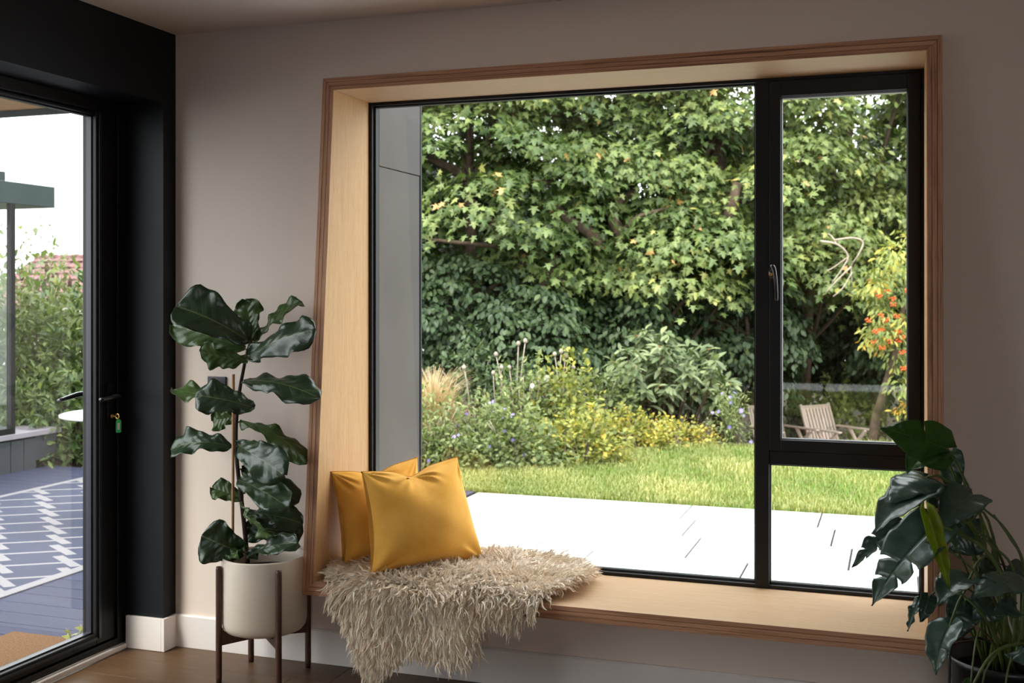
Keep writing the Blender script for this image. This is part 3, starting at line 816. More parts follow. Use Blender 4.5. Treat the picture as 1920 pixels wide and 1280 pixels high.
m.lathe([(0, .1735), (.10, .1735), (.128, .1755), (.146, .183), (.157, .197), (R_, .218), (R_, .455), (R_ - .002, .4595), (R_ - .006, .461), (R_ - .009, .459), (R_ - .010, .42), (R_ - .012, .25), (0, .25)], (pc[0], pc[1], 0), 64)
m.build('body', 'cream_ceramic', pot, smooth=True)
m = MB(); m.lathe([(0, .405), (.05, .408), (.1, .402), (R_ - .0105, .397), (R_ - .0105, .38), (0, .38)], (pc[0], pc[1], 0), 32); m.build('soil', 'potting_soil', pot, smooth=True)

# fiddle-leaf fig
def fz(zx, zy): return 300 + zx / 1.6853, 520 + zy / 1.6853
def fp(zx, zy, Y): return onY(*fz(zx, zy), Y)
fig = empty('fiddle_leaf_fig', (pc[0], pc[1], .405), 'tall fiddle-leaf fig with large dark leaves in the cream pot', 'houseplant')
YS = 3.745
stem_pts = [fp(277, 905, YS), fp(268, 800, YS), fp(256, 690, YS), fp(244, 590, YS), fp(240, 480, YS), fp(250, 370, YS), fp(262, 300, YS), fp(276, 235, YS), fp(290, 195, YS)]
sp_ = spline(stem_pts, 6)
m = MB(); m.tube(sp_, list(np.linspace(.0095, .0055, len(sp_))), 10); m.build('stem', 'fig_stem', fig, smooth=True)
stk0, stk1 = fp(232, 306, YS - .03), fp(230, 790, YS - .03)
stk2 = stk1 + (stk1 - stk0) * .42; stk2[2] = .39
m = MB(); m.tube([stk0, stk1, stk2], .0055, 10); m.build('support_stake', 'bamboo_stake', fig, smooth=True)
def nearest_stem(p):
    i = int(np.argmin(np.linalg.norm(sp_ - p, axis=1) + np.maximum(0, sp_[:, 2] - p[2]) * .6)); return sp_[i]
UPC = (0, -.75, .65)
fig_leaves = [  # base, tip (zoom px), base Y, tip Y, normal hint, half width m, sag, cup, young, fold
    ((283, 203), (52, 92), 3.74, 3.64, (-.25, -.72, .65), .098, .030, .30, 0),
    ((270, 225), (40, 150), 3.76, 3.72, (-.2, -.8, .35), .060, .020, .10, 1),
    ((290, 195), (270, 70), 3.76, 3.82, (.15, -.95, .25), .055, -.01, .12, 1),
    ((300, 205), (450, 78), 3.77, 3.85, (-.35, -.60, .55), .050, .015, .20, 1),
    ((280, 250), (492, 165), 3.70, 3.60, (.25, -.85, .50), .070, .025, -.15, 0),
    ((278, 262), (125, 232), 3.72, 3.66, (.1, -.80, -.52), .056, .010, .10, 1),
    ((262, 330), (506, 382), 3.74, 3.66, (.05, -.60, .80), .062, .035, -.10, 0),
    ((298, 412), (110, 372), 3.62, 3.54, (.08, -.88, .47), .060, .022, .05, 0),
    ((240, 412), (42, 356), 3.78, 3.80, (0, -.45, .85), .045, .015, .10, 1),
    ((244, 440), (165, 455), 3.77, 3.76, (.3, -.92, .2), .040, .006, .15, 1),
    ((228, 535), (34, 545), 3.74, 3.70, (.05, -.72, .68), .058, .040, .12, 0),
    ((252, 455), (466, 588), 3.75, 3.78, (.3, -.35, .80), .050, .040, -.12, 1),
    ((248, 528), (395, 625), 3.72, 3.58, (-.15, -.82, .52), .070, .022, .05, 0),
    ((258, 605), (438, 712), 3.76, 3.82, (.15, -.65, .72), .050, .025, .05, 0),
    ((250, 640), (408, 728), 3.72, 3.58, (.12, -.72, .66), .056, .020, .08, 0),
    ((262, 700), (165, 664), 3.76, 3.74, (.1, -.80, .5), .042, .012, .20, 1),
    ((258, 715), (354, 815), 3.72, 3.64, (-.55, -.60, -.3), .036, .015, .10, 1),
    ((270, 745), (452, 778), 3.76, 3.80, (.1, -.66, .72), .048, .020, .08, 0),
    ((268, 790), (452, 808), 3.76, 3.84, (.0, -.85, .42), .062, .016, .05, 0),
    ((264, 868), (132, 815), 3.70, 3.60, (.2, -.93, .18), .078, .020, .12, 0),
    ((276, 850), (222, 893), 3.70, 3.62, (-.3, -.7, .6), .028, .008, .2, 1),
    ((278, 880), (438, 838), 3.72, 3.66, (-.1, -.72, .68), .044, .022, .10, 0),
    ((275, 830), (400, 760), 3.77, 3.86, (.1, -.9, .3), .050, .012, .08, 0)]
for i, (b_, t_, yb, yt, nh_, hw_, sg, cp, yg) in enumerate(fig_leaves):
    bp_, tp_ = fp(*b_, yb), fp(*t_, min(yt, 3.86))
    o = add_leaf(fig, bp_, tp_, nh_, hw_ * 1.12, sg, cp, 'fig_leaf_young' if yg else 'fig_leaf', 'fig', i, nearest_stem(bp_), ripple=.017)
    if yg: o['label'] = 'paler green leaf'

# ------------------------------------------------------------------ monstera in a black pot
mc = atD(1886, 1200, 3.40); mcx, mcy = mc[0], mc[1]
mp = empty('black_planter', (mcx, mcy, 0), 'black round planter under the swiss cheese plant', 'pot')
m = MB(); m.lathe([(0, .0005), (.125, .0005), (.13, .01), (.160, .335), (.167, .336), (.168, .352), (.164, .357), (.158, .352), (.155, .30), (0, .30)], (mcx, mcy, 0), 48); m.build('body', 'black_pot', mp, smooth=True)
m = MB(); m.lathe([(0, .318), (.08, .322), (.154, .312), (.153, .302), (0, .302)], (mcx, mcy, 0), 32); m.build('soil', 'potting_soil', mp, smooth=True)
def mz(zx, zy): return 1560 + zx / 2.461, 760 + zy / 2.461
def mpnt(zx, zy, Y): return onY(*mz(zx, zy), Y)
mon = empty('swiss_cheese_plant', (mcx, mcy, .32), 'swiss cheese plant with split drooping leaves beside the window surround', 'houseplant')
SPL = ([.24, .40, .56, .70], [.30, .46, .62])
SP2 = ([.28, .46, .62, .77], [.22, .38, .54, .70])
mon_leaves = [  # base, tip, Yb, Yt, normal, half width, sag, cup, mat, splits
    ((532, 200), (222, 104), 3.58, 3.50, (.1, -.93, .35), .066, .012, -.10, 2, ([.36], [])),
    ((500, 205), (345, 318), 3.60, 3.52, (-.45, -.75, .5), .062, .02, .20, 2, ([.45], [])),
    ((440, 330), (262, 455), 3.55, 3.45, (-.45, -.70, .56), .070, .02, -.10, 1, None),
    ((436, 382), (192, 596), 3.52, 3.40, (-.55, -.66, .52), .070, .02, .18, 1, None),
    ((300, 560), (92, 748), 3.50, 3.46, (-.5, -.8, .3), .034, .012, .25, 1, ([.35, .62], [.45, .7])),
    ((478, 556), (186, 925), 3.46, 3.36, (-.55, -.68, .48), .086, .02, .12, 1, ([.50, .70], [.44, .64])),
    ((440, 500), (542, 856), 3.39, 3.36, (.25, -.92, .2), .030, .006, .55, 3, None),
    ((646, 412), (508, 578), 3.52, 3.44, (-.30, -.80, .50), .064, .02, .14, 1, None),
    ((634, 800), (488, 922), 3.42, 3.32, (-.45, -.60, .66), .060, .015, .20, 1, None),
    ((404, 898), (350, 1042), 3.44, 3.40, (-.6, -.75, .2), .016, .006, .2, 1, None),
    ((446, 884), (406, 1000), 3.44, 3.42, (.2, -.95, .2), .024, .006, .25, 1, None),
    ((546, 1008), (478, 1242), 3.36, 3.30, (-.62, -.72, .3), .050, .012, .20, 1, ([], [.5])),
    ((884, 806), (642, 890), 3.40, 3.28, (-.35, -.55, .76), .062, .018, -.05, 1, ([.5], [.42])),
    ((672, 606), (536, 668), 3.62, 3.60, (.1, -.97, .15), .044, .005, .06, 0, None),
    ((742, 742), (672, 810), 3.58, 3.55, (.1, -.95, .15), .032, .005, .06, 0, None),
    ((612, 905), (580, 1085), 3.50, 3.46, (.1, -.98, .1), .046, .005, .06, 0, None),
    ((880, 754), (790, 806), 3.56, 3.50, (.0, -.92, .3), .032, .01, .06, 0, None),
    ((548, 225), (560, 448), 3.66, 3.64, (.1, -.98, .1), .034, .005, .06, 0, None),
    ((500, 395), (440, 478), 3.60, 3.56, (.1, -.98, .1), .034, .005, .06, 0, None),
    ((740, 905), (650, 985), 3.46, 3.42, (.1, -.95, .2), .046, .01, .06, 0, None),
    ((845, 930), (738, 968), 3.36, 3.30, (-.2, -.85, .4), .030, .01, .10, 1, None),
    ((852, 1130), (886, 1200), 3.30, 3.24, (-.2, -.85, .4), .030, .01, .10, 1, None),
    ((640, 1290), (600, 1275), 3.25, 3.22, (-.1, -.8, .5), .016, .004, .10, 2, None),
    ((655, 520), (575, 590), 3.64, 3.62, (.1, -.97, .15), .040, .005, .06, 0, None)]
MM = ['monstera_leaf', 'monstera_leaf', 'monstera_leaf_bright', 'monstera_leaf_yellow']
for i, (b_, t_, yb, yt, nh_, hw_, sg, cp, mt, spl) in enumerate(mon_leaves):
    bp_, tp_ = mpnt(*b_, yb), mpnt(*t_, yt)
    a = i * 2.4; rt = np.array([mcx + .06 * math.cos(a), mcy + .05 * math.sin(a), .318])
    o = add_leaf(mon, bp_, tp_, nh_, hw_ * 1.08, sg, cp, MM[mt], 'mon', i + 50, rt, 'monstera_petiole', .0042 if hw_ > .03 else .0028, .16 + .10 * (i % 3), ripple=.006, splits=spl, notch=.16)
    if mt == 3: o['label'] = 'yellow-green folded leaf'
    if mt == 2: o['label'] = 'bright green backlit leaf'
# long arching petioles whose leaves are out of the picture, and roots
def strand(name, zpts, mat, r, parent):
    pts = spline([mpnt(x, y, Y) for x, y, Y in zpts], 7); m = MB(); m.tube(pts, list(np.linspace(r, r * .75, len(pts))), 8); m.build(name, mat, parent, smooth=True)
strand('petiole', [(800, 1090, 3.42), (790, 815, 3.40), (690, 650, 3.40), (500, 552, 3.42)], 'monstera_petiole', .0062, mon)
strand('petiole', [(840, 1090, 3.50), (835, 760, 3.52), (730, 640, 3.52), (632, 535, 3.54)], 'monstera_petiole', .0045, mon)
strand('petiole', [(870, 1080, 3.50), (884, 750, 3.54), (800, 570, 3.54), (674, 454, 3.55)], 'monstera_petiole', .0045, mon)
strand('petiole', [(880, 1080, 3.46), (884, 740, 3.46), (820, 610, 3.46), (745, 503, 3.46)], 'monstera_petiole', .0040, mon)
strand('petiole', [(820, 1090, 3.44), (720, 840, 3.40), (560, 680, 3.40), (425, 625, 3.40)], 'monstera_petiole', .0040, mon)
strand('petiole', [(780, 1100, 3.44), (690, 960, 3.40), (610, 880, 3.40), (520, 800, 3.42)], 'monstera_petiole', .0040, mon)
strand('aerial_root', [(886, 1098, 3.32), (800, 1112, 3.26), (720, 1170, 3.22), (650, 1290, 3.20)], 'monstera_petiole', .0045, mon)
strand('aerial_root', [(760, 1140, 3.30), (712, 1220, 3.22), (690, 1300, 3.20)], 'monstera_petiole', .0030, mon)
strand('aerial_root', [(830, 1160, 3.26), (810, 1230, 3.20), (800, 1310, 3.18)], 'monstera_petiole', .0028, mon)
strand('aerial_root', [(812, 745, 3.60), (730, 716, 3.62), (640, 712, 3.62)], 'aerial_root', .0022, mon)
strand('aerial_root', [(760, 1110, 3.36), (700, 1040, 3.30), (640, 1020, 3.34), (590, 1085, 3.34)], 'aerial_root', .0022, mon)
# black cable looping down behind the planter
cb = MB(); cpts = spline([(mcx + .02, mcy + .215, .30)] + [mpnt(x, y, Y) for x, y, Y in ((700, 1078, 3.63), (610, 1076, 3.60), (556, 1092, 3.57), (544, 1140, 3.55), (542, 1230, 3.54))] + [(mpnt(545, 1300, 3.54)[0], 3.56, .05), (mpnt(545, 1300, 3.54)[0] + .03, 3.62, .0055), (mpnt(545, 1300, 3.54)[0] + .15, 3.80, .0055)], 7)
cb.tube(cpts, .0045, 8)
tag(cb.build('power_cable', 'black_plastic', smooth=True), 'black cable looping down beside the black planter', 'cable')
# ------------------------------------------------------------------ garden materials
m_plain('paving', (.46, .465, .475), .55, .35, var=.05, vscale=2.5, bmp=.03, bscale=80)
m_plain('joint_sand', (.045, .044, .042), .95, .1, var=.2, vscale=40)
m_plain('garden_soil', (.045, .032, .022), .95, .1, var=.4, vscale=12)
m_plain('lawn_base', (.075, .130, .022), .9, .1, var=.35, vscale=9)
m_wood('deck_board', (.020, .022, .040), (.028, .031, .056), (.038, .042, .070), (.8, 12, 12), .75, 20, .15, .15)
m_plain('coir', (.105, .060, .033), .95, .05, var=.35, vscale=140, bmp=.8, bscale=260)
m_plain('white_enamel', (.36, .36, .33), .4, .4, var=.02)
m_plain('dark_cladding', (.030, .034, .040), .5, .4, var=.15, vscale=4)
m_plain('dark_fascia', (.022, .036, .036), .5, .4, var=.12, vscale=3)
m_plain('stone_cap', (.20, .18, .20), .6, .3, var=.08, vscale=6)
m_wood('soffit_wood', (.28, .15, .06), (.42, .24, .11), (.50, .31, .16), (8, .7, 8), .55, 16)
m_wood('weathered_teak', (.46, .34, .27), (.60, .46, .38), (.70, .56, .48), (9, 9, .9), .7, 25)
m_plain('bark', (.085, .060, .042), .9, .1, var=.35, vscale=14, bmp=.7, bscale=40)
m_plain('dry_wood', (.30, .25, .20), .85, .15, var=.2, vscale=20)
m_plain('roof_tile', (.125, .064, .062), .8, .2, var=.25, vscale=5)
m_plain('render_wall', (.70, .68, .65), .9, .1, var=.05)
m_plain('dry_bud', (.30, .14, .06), .8, .1, var=.2, vscale=30)
m_plain('rowan_berry', (.62, .105, .018), .4, .5, var=.15, vscale=30)
m_tint('grass_blade', [(0, (.135, .170, .052)), (.5, (.24, .258, .092)), (.85, (.37, .345, .145)), (1, (.47, .40, .21))], .6, .35, .2)
m_tint('maple_leaf', [(0, (.034, .062, .018)), (.40, (.082, .125, .032)), (.75, (.172, .212, .062)), (.95, (.36, .35, .10)), (1, (.46, .28, .10))], .45, .26, .35)
m_tint('lime_leaf', [(0, (.080, .115, .036)), (.6, (.165, .20, .060)), (1, (.31, .32, .10))], .45, .36, .35)
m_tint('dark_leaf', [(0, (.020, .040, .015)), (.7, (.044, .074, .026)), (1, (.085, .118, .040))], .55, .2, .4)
m_tint('viburnum_leaf', [(0, (.085, .118, .052)), (.6, (.135, .172, .080)), (1, (.22, .25, .12))], .5, .22, .4)
m_tint('yellow_leaf', [(0, (.115, .145, .040)), (.5, (.24, .25, .060)), (.85, (.42, .35, .065)), (1, (.52, .33, .06))], .5, .35, .3)
m_tint('herb_leaf', [(0, (.085, .115, .042)), (.6, (.16, .195, .072)), (1, (.30, .31, .12))], .55, .32, .3)
m_tint('straw', [(0, (.36, .26, .15)), (.6, (.54, .41, .25)), (1, (.62, .36, .28))], .8, .2, .15)
m_tint('purple_petal', [(0, (.26, .20, .60)), (1, (.42, .33, .80))], .6, .3, .2, (1, 1, 1))
m_tint('white_petal', [(0, (.7, .7, .55)), (1, (.8, .8, .7))], .6, .3, .2, (1, 1, 1))
m_tint('rowan_leaf', [(0, (.15, .20, .07)), (.55, (.28, .31, .09)), (.82, (.58, .45, .08)), (1, (.66, .34, .06))], .5, .38, .3)
def m_rug():
    m, nt, out = new_mat('rug_weave')
    b = principled(nt, out, (.2, .2, .25), .95, .05)
    g = nt.nodes.new('ShaderNodeNewGeometry'); sep = nt.nodes.new('ShaderNodeSeparateXYZ'); nt.links.new(g.outputs['Position'], sep.inputs[0])
    x, y = sep.outputs[0], sep.outputs[1]
    p = mathn(nt, 'MULTIPLY', mathn(nt, 'ADD', x, y), .7071 / .345); q = mathn(nt, 'MULTIPLY', mathn(nt, 'SUBTRACT', y, x), .7071 / .315)
    def saw(v): return mathn(nt, 'FRACT', v)
    zig = mathn(nt, 'MULTIPLY', mathn(nt, 'SUBTRACT', saw(mathn(nt, 'MULTIPLY', q, 1.0)), .5), .22)
    pc_ = mathn(nt, 'ABSOLUTE', mathn(nt, 'SUBTRACT', saw(mathn(nt, 'ADD', p, zig)), .5))
    thick = mathn(nt, 'LESS_THAN', pc_, .085)
    cell = mathn(nt, 'FLOOR', mathn(nt, 'ADD', p, .5))
    qq = mathn(nt, 'ADD', q, mathn(nt, 'MULTIPLY', mathn(nt, 'SUBTRACT', saw(mathn(nt, 'ADD', p, .5)), .5), .22))
    thin = mathn(nt, 'LESS_THAN', mathn(nt, 'ABSOLUTE', mathn(nt, 'SUBTRACT', saw(qq), .5)), .055)
    mask = mathn(nt, 'MAXIMUM', thick, thin)
    for v, lo, hi in ((x, RUG[0], RUG[1]), (y, RUG[2], RUG[3])):
        mask = mathn(nt, 'MAXIMUM', mask, mathn(nt, 'LESS_THAN', v, lo + .07)); mask = mathn(nt, 'MAXIMUM', mask, mathn(nt, 'GREATER_THAN', v, hi - .07))
    f = noise(nt, geo_pos(nt), 300, 2)
    dark = ramp(nt, f, [(.3, (.034, .038, .058)), (.7, (.055, .060, .088))])
    nt.links.new(mixc(nt, mask, dark, (.155, .15, .16)), b.inputs['Base Color']); bump(nt, b, f, .4, .003)

# ------------------------------------------------------------------ ground, patio, deck, lawn
ZP = -.05
def gz(x, y):
    t = np.clip((np.asarray(y, float) - 11.9) / 2.6, 0, 1); return -.075 - 1.0 * t * t * (3 - 2 * t)
m = MB(); gxs = np.linspace(-22, 14, 37); gys = np.concatenate([np.linspace(8.0, 16, 33), np.linspace(17, 45, 8)])
m.grid(np.array([[(x, y, float(gz(x, y)) - .02) for y in gys] for x in gxs]))
tag(m.build('ground', 'garden_soil', smooth=True), 'dark soil of the garden beds', 'ground', kind=ST)
tag(box('ground', 'joint_sand', (-12, 9, -8, 8.0, -.25, -.095)), 'bedding under the patio and the deck', 'ground', kind=ST)
PX0, PY1 = -3.03, 8.04
pat = box('patio', 'joint_sand', (PX0 - .02, 4.0, YOUT + .01, PY1, -.094, ZP - .012))
tag(pat, 'pale stone paved patio outside the window', 'patio', kind=ST)
rows = [PY1 - .02, 7.52, 6.98, 6.40, 5.80, 5.20, 4.60, YOUT + .012]
jx = {0: onZ(1290, 955, ZP)[0], 1: onZ(1294, 986, ZP)[0], 2: onZ(1595, 1043, ZP)[0], 3: onZ(1395, 1068, ZP)[0], 4: onZ(1700, 1100, ZP)[0], 5: -.1, 6: .2}
for r in range(len(rows) - 1):
    x = jx[r] - .9 * 8
    while x < 4.0:
        x0, x1 = max(PX0, x), min(4.0, x + .9)
        if x1 - x0 > .05: box('paving_slab', 'paving', (x0 + .0065, x1 - .0065, rows[r + 1] + .0065, rows[r] - .0065, ZP - .0115, ZP), pat, bevel=.0015)
        x += .9
dk = box('deck', 'dark_cladding', (-7.12, PX0 - .03, -.5, 8.06, -.094, ZP - .026))
tag(dk, 'blue-grey decking outside the garden door', 'deck', kind=ST)
y = 8.055
while y > -.3:
    x1 = PX0 - .035 if y > YOUT + .05 else XL - .365
    box('deck_board', 'deck_board', (-7.1, x1, y - .141, y, ZP - .025, ZP), dk, bevel=.002); y -= .146
RUG = (-6.35, -4.20, 4.0, 7.78)
m_rug()
m = MB(); m.box(RUG[0], RUG[1], RUG[2], RUG[3], ZP + .0005, ZP + .008)
tag(m.build('outdoor_rug', 'rug_weave', bevel=.003), 'blue-grey outdoor rug with a cream trellis pattern on the deck', 'rug')
m = MB(); m.box(-3.69, -3.25, 3.22, 3.965, ZP + .0005, ZP + .022)
tag(m.build('doormat', 'coir', bevel=.004), 'brown coir doormat outside the garden door', 'doormat')
# lawn
border = [onZ(px, py, -.06)[:2] for px, py in ((560, 905), (700, 900), (790, 895), (880, 886), (1000, 880), (1100, 866), (1160, 848), (1230, 838), (1400, 836), (1560, 833), (1800, 830), (2100, 828))]
bx, by = np.array([b[0] for b in border]), np.array([b[1] for b in border])
def lawn_far(x): return np.interp(x, bx, by)
xs = np.linspace(-5.4, 4.2, 80)
m = MB(); m.grid(np.array([[(x, PY1 + .012 + (lawn_far(x) - PY1) * f, -.066 + .006 * math.sin(5 * x + 9 * f)) for f in np.linspace(0, 1, 20)] for x in xs]))
lawn = m.build('lawn', 'lawn_base', smooth=True); tag(lawn, 'bright green lawn beyond the patio', 'lawn', kind=ST)
rs = np.random.RandomState(5)
NB = 58000
X = rs.uniform(-4.6, 2.6, NB); f = rs.rand(NB) ** 1.25; Y = PY1 + .016 + (lawn_far(X) + .05 - PY1) * f
patch = np.sin(X * 2.3 + Y * 1.7) * np.sin(X * 1.1 - Y * 2.9) + .5 * np.sin(X * 7 + 3 * Y)
h = (.035 + .035 * rs.rand(NB)) * (1 + .25 * patch); an = rs.rand(NB) * 6.283; lean = rs.uniform(.2, .9, NB)
d = np.stack([np.cos(an), np.sin(an), np.zeros(NB)], 1); sd = np.stack([-np.sin(an), np.cos(an), np.zeros(NB)], 1)
b0 = np.stack([X, Y, np.full(NB, -.066)], 1); w = (.0028 + .002 * rs.rand(NB))[:, None]
up = np.array([0, 0, 1.])
mid = b0 + up * (h * .62)[:, None] + d * (h * lean * .35)[:, None]; tipp = b0 + up * (h * (1.05 - .35 * lean))[:, None] + d * (h * lean)[:, None]
V = np.stack([b0 - sd * w, b0 + sd * w, mid + sd * w * .8, mid - sd * w * .8, tipp], 1)
base = np.arange(NB)[:, None] * 5
T = np.concatenate([base + [0, 1, 2], base + [0, 2, 3], base + [3, 2, 4]], 0)
tn = np.clip(.42 + .22 * patch + rs.randn(NB) * .18, 0, 1)
tag(np_mesh('grass', V.reshape(-1, 3), T, 'grass_blade', lawn, tint=np.repeat(tn, 5)), kind='stuff')

# ------------------------------------------------------------------ leaf scattering
def templ_maple():
    o = [(0, 0), (.40, -.08), (.22, .14), (.62, .42), (.20, .40), (.20, .62), (.0, 1.0), (-.20, .62), (-.20, .40), (-.62, .42), (-.22, .14), (-.40, -.08)]
    v = [(0, .30, .06)] + [(x, y, -.10 * (abs(x) ** 1.2) - .05 * y) for x, y in o]; n = len(o)
    return np.array(v), np.array([(0, 1 + i, 1 + (i + 1) % n) for i in range(n)])
def templ_oval(w=.28, droop=.10):
    v = [(0, 0, 0), (w * .75, .28, .05), (w, .55, .02), (w * .5, .85, -droop * .6), (0, 1, -droop), (-w * .5, .85, -droop * .6), (-w, .55, .02), (-w * .75, .28, .05), (0, .5, -.02)]
    return np.array(v), np.array([(8, i, (i + 1) % 8) for i in range(8)])
def templ_small(w=.36):
    v = [(0, 0, 0), (w, .5, .06), (0, 1, -.06), (-w, .5, .06)]
    return np.array(v, float), np.array([(0, 1, 2), (0, 2, 3)])
TM, TO, TS, TL = templ_maple(), templ_oval(), templ_small(), templ_oval(.17, .22)
def scatter(tp, pos, ydir, nhint, size):
    tv, tf = tp; ydir = nrm(ydir); z = nrm(nhint - ydir * np.sum(nhint * ydir, 1, keepdims=True)); x = np.cross(ydir, z)
    size = np.asarray(size).reshape(-1, 1, 1)
    V = pos[:, None, :] + size * (tv[None, :, 0:1] * x[:, None] + tv[None, :, 1:2] * ydir[:, None] + tv[None, :, 2:3] * z[:, None])
    k = len(tv); F = tf[None] + (np.arange(len(pos)) * k)[:, None, None]
    return V.reshape(-1, 3), F.reshape(-1, 3), k
def foliage(name, tp, pos, ydir, nh, size, tint, mat, parent):
    V, F, k = scatter(tp, pos, ydir, nh, size)
    return tag(np_mesh(name, V, F, mat, parent, tint=np.repeat(np.clip(tint, 0, 1), k)), kind='stuff')
def pads(rs, centers, ups, R, n):
    """flattened leaf pads: returns leaf position, outward direction, normal"""
    M = len(centers); c = np.repeat(centers, n, 0); u = np.repeat(nrm(ups), n, 0); r_ = np.repeat(R, n)
    a = nrm(np.cross(u, np.array([.3, .9, .1]))); b = np.cross(u, a)
    th = rs.rand(M * n) * 6.283; q = np.sqrt(rs.rand(M * n)) * (.75 + .35 * rs.rand(M * n))
    rad = a * np.cos(th)[:, None] + b * np.sin(th)[:, None]
    pos = c + rad * (q * r_)[:, None] + u * (r_ * (.30 * (1 - q ** 2) + .10 * rs.randn(M * n)))[:, None]
    yd = rad * .8 + np.array([0, -.15, -.65]) + rs.randn(M * n, 3) * .35
    nh = u * .9 + rad * .45 + rs.randn(M * n, 3) * .48
    return pos, yd, nh, np.repeat(np.arange(M), n)
def crown_tree(name, label, cat, group, base, centre, radii, npad, nleaf, leaf, tp, mat, seed, trunk_r=.14, tshift=0., nbr=9, padR=(.45, .82), bark='bark', front=.75, boughs=(), upper=0.):
    rs = np.random.RandomState(seed); base = np.asarray(base, float); centre = np.asarray(centre, float); radii = np.asarray(radii, float)
    root = empty(name, base, label, cat, group)
    v = nrm(rs.randn(npad * 4, 3)); v = v[(v[:, 1] < .55) | (rs.rand(len(v)) > front)]; v = v[v[:, 2] > -.8][:npad]
    rr = .62 + .42 * rs.rand(len(v)) ** .6
    cs = centre + v * radii * rr[:, None]; ups = np.array([0, 0, 1.]) + v * .45 + rs.randn(len(v), 3) * .15
    R = rs.uniform(padR[0], padR[1], len(v))
    cs[:, 2] = np.maximum(cs[:, 2], base[2] + .4)
    pos, yd, nh, idp = pads(rs, cs, ups, R, nleaf)
    padt = rs.rand(len(v)); tint = .38 + tshift + .42 * (padt[idp] - .5) + .14 * rs.randn(len(pos))
    tint = np.where(rs.rand(len(pos)) < .012, 1.0, np.clip(tint, 0, .95))
    foliage('foliage', tp, pos, yd, nh, leaf * (.75 + .5 * rs.rand(len(pos))), tint, mat, root)
    top = centre + np.array([0, 0, radii[2] * .35])
    tk = spline([base, base + (centre - base) * .45 + rs.randn(3) * [.12, .12, 0], centre, top], 6)
    MB().tube(tk, list(np.linspace(trunk_r, trunk_r * .45, len(tk))), 9).build('trunk', bark, root, smooth=True)
    for k in rs.choice(len(cs), min(nbr, len(cs)), replace=False):
        j = rs.randint(6, len(tk) - 2); a = tk[j]; mid = (a + cs[k]) / 2 + np.array([0, 0, .15]) + rs.randn(3) * .1
        pts = bez(a, mid, cs[k], 8); r0 = trunk_r * rs.uniform(.25, .42)
        MB().tube(pts, list(np.linspace(r0, .012, 8)), 6).build('branch', bark, root, smooth=True)
    for pts, r0, r1 in boughs:
        q = spline([atD(*p) for p in pts], 6); MB().tube(q, list(np.linspace(r0, r1, len(q))), 8).build('branch', bark, root, smooth=True)
    if upper:      # the crown goes on above the top of the window
        n_u = 46; vv = nrm(rs.randn(n_u, 3)); cu = centre + np.array([0, .3, radii[2] + upper * .42]) + vv * np.array([radii[0] * 1.1, radii[1] * 1.2, upper * .55]) * (.4 + .6 * rs.rand(n_u, 1))
        pu, yu, nu_, iu = pads(rs, cu, np.array([0, 0, 1.]) + vv * .5, rs.uniform(.6, 1.0, n_u), 62)
        foliage('upper_foliage', tp, pu, yu, nu_, .24 * (.7 + .6 * rs.rand(len(pu))), .4 + .2 * rs.randn(len(pu)), mat, root)
        MB().tube([tk[-1], centre + np.array([0, .2, radii[2] + upper * .5])], [trunk_r * .45, trunk_r * .2], 7).build('leader', bark, root, smooth=True)
    return root
def gpt(px, d, dz=0.):
    p = atD(px, 600, d); return np.array([p[0], p[1], float(gz(p[0], p[1])) - .02 + dz])
def cpt(px, py, d): return atD(px, py, d)
G_T = 'broadleaf trees behind the lawn'
crown_tree('maple_tree', 'leafy maple tree at the left of the big pane, sky showing through its top', 'tree', G_T, gpt(905, 14.6), cpt(880, 395, 14.6), (1.75, 1.3, 1.75), 62, 190, .105, TM, 'maple_leaf', 1, .13, .04, upper=3.0,
           boughs=[([(955, 440, 13.9), (945, 395, 13.8), (950, 345, 14.0)], .05, .03), ([(800, 448, 13.6), (860, 455, 13.5), (930, 462, 13.9)], .02, .03)])
crown_tree('maple_tree', 'broad maple tree behind the middle of the big pane, thick forked boughs showing', 'tree', G_T, gpt(1040, 14.9), cpt(1110, 330, 15.4), (1.9, 1.4, 1.9), 70, 190, .105, TM, 'maple_leaf', 2, .20, .02, upper=4.5,
           boughs=[([(1045, 650, 14.0), (1022, 560, 13.9), (1030, 505, 13.8), (1045, 480, 13.8)], .10, .05), ([(1125, 458, 13.7), (1100, 432, 13.7), (1066, 412, 13.7), (1040, 380, 14.0)], .085, .05), ([(1165, 440, 13.8), (1150, 410, 13.8), (1160, 380, 13.9), (1195, 355, 14.2)], .085, .04),
                   ([(1168, 432, 13.7), (1200, 405, 13.6), (1250, 390, 13.7)], .035, .015), ([(1040, 470, 13.7), (1052, 440, 13.6), (1085, 420, 13.6)], .03, .012), ([(1030, 515, 13.7), (1060, 530, 13.5), (1095, 540, 13.6)], .022, .012)])
crown_tree('maple_tree', 'maple tree beside the mullion with pale yellow-green hanging sprays', 'tree', G_T, gpt(1370, 15.6), cpt(1345, 320, 15.2), (1.6, 1.3, 1.9), 58, 190, .105, TM, 'maple_leaf', 3, .17, .10, upper=4.5,
           boughs=[([(1352, 440, 14.0), (1372, 390, 13.9), (1382, 345, 14.0)], .085, .06)])
crown_tree('maple_tree', 'low spreading maple bough mass over the shrub border', 'tree', G_T, gpt(1230, 14.6), cpt(1250, 500, 14.4), (1.35, .8, .62), 26, 190, .102, TM, 'maple_leaf', 4, .09, .10)
crown_tree('lime_tree', 'pale green small-leaved tree filling the top of the casement', 'tree', G_T, gpt(1640, 16.4), cpt(1590, 300, 15.6), (1.7, 1.3, 1.75), 95, 170, .088, TO, 'lime_leaf', 5, .16, .08, upper=4.5)
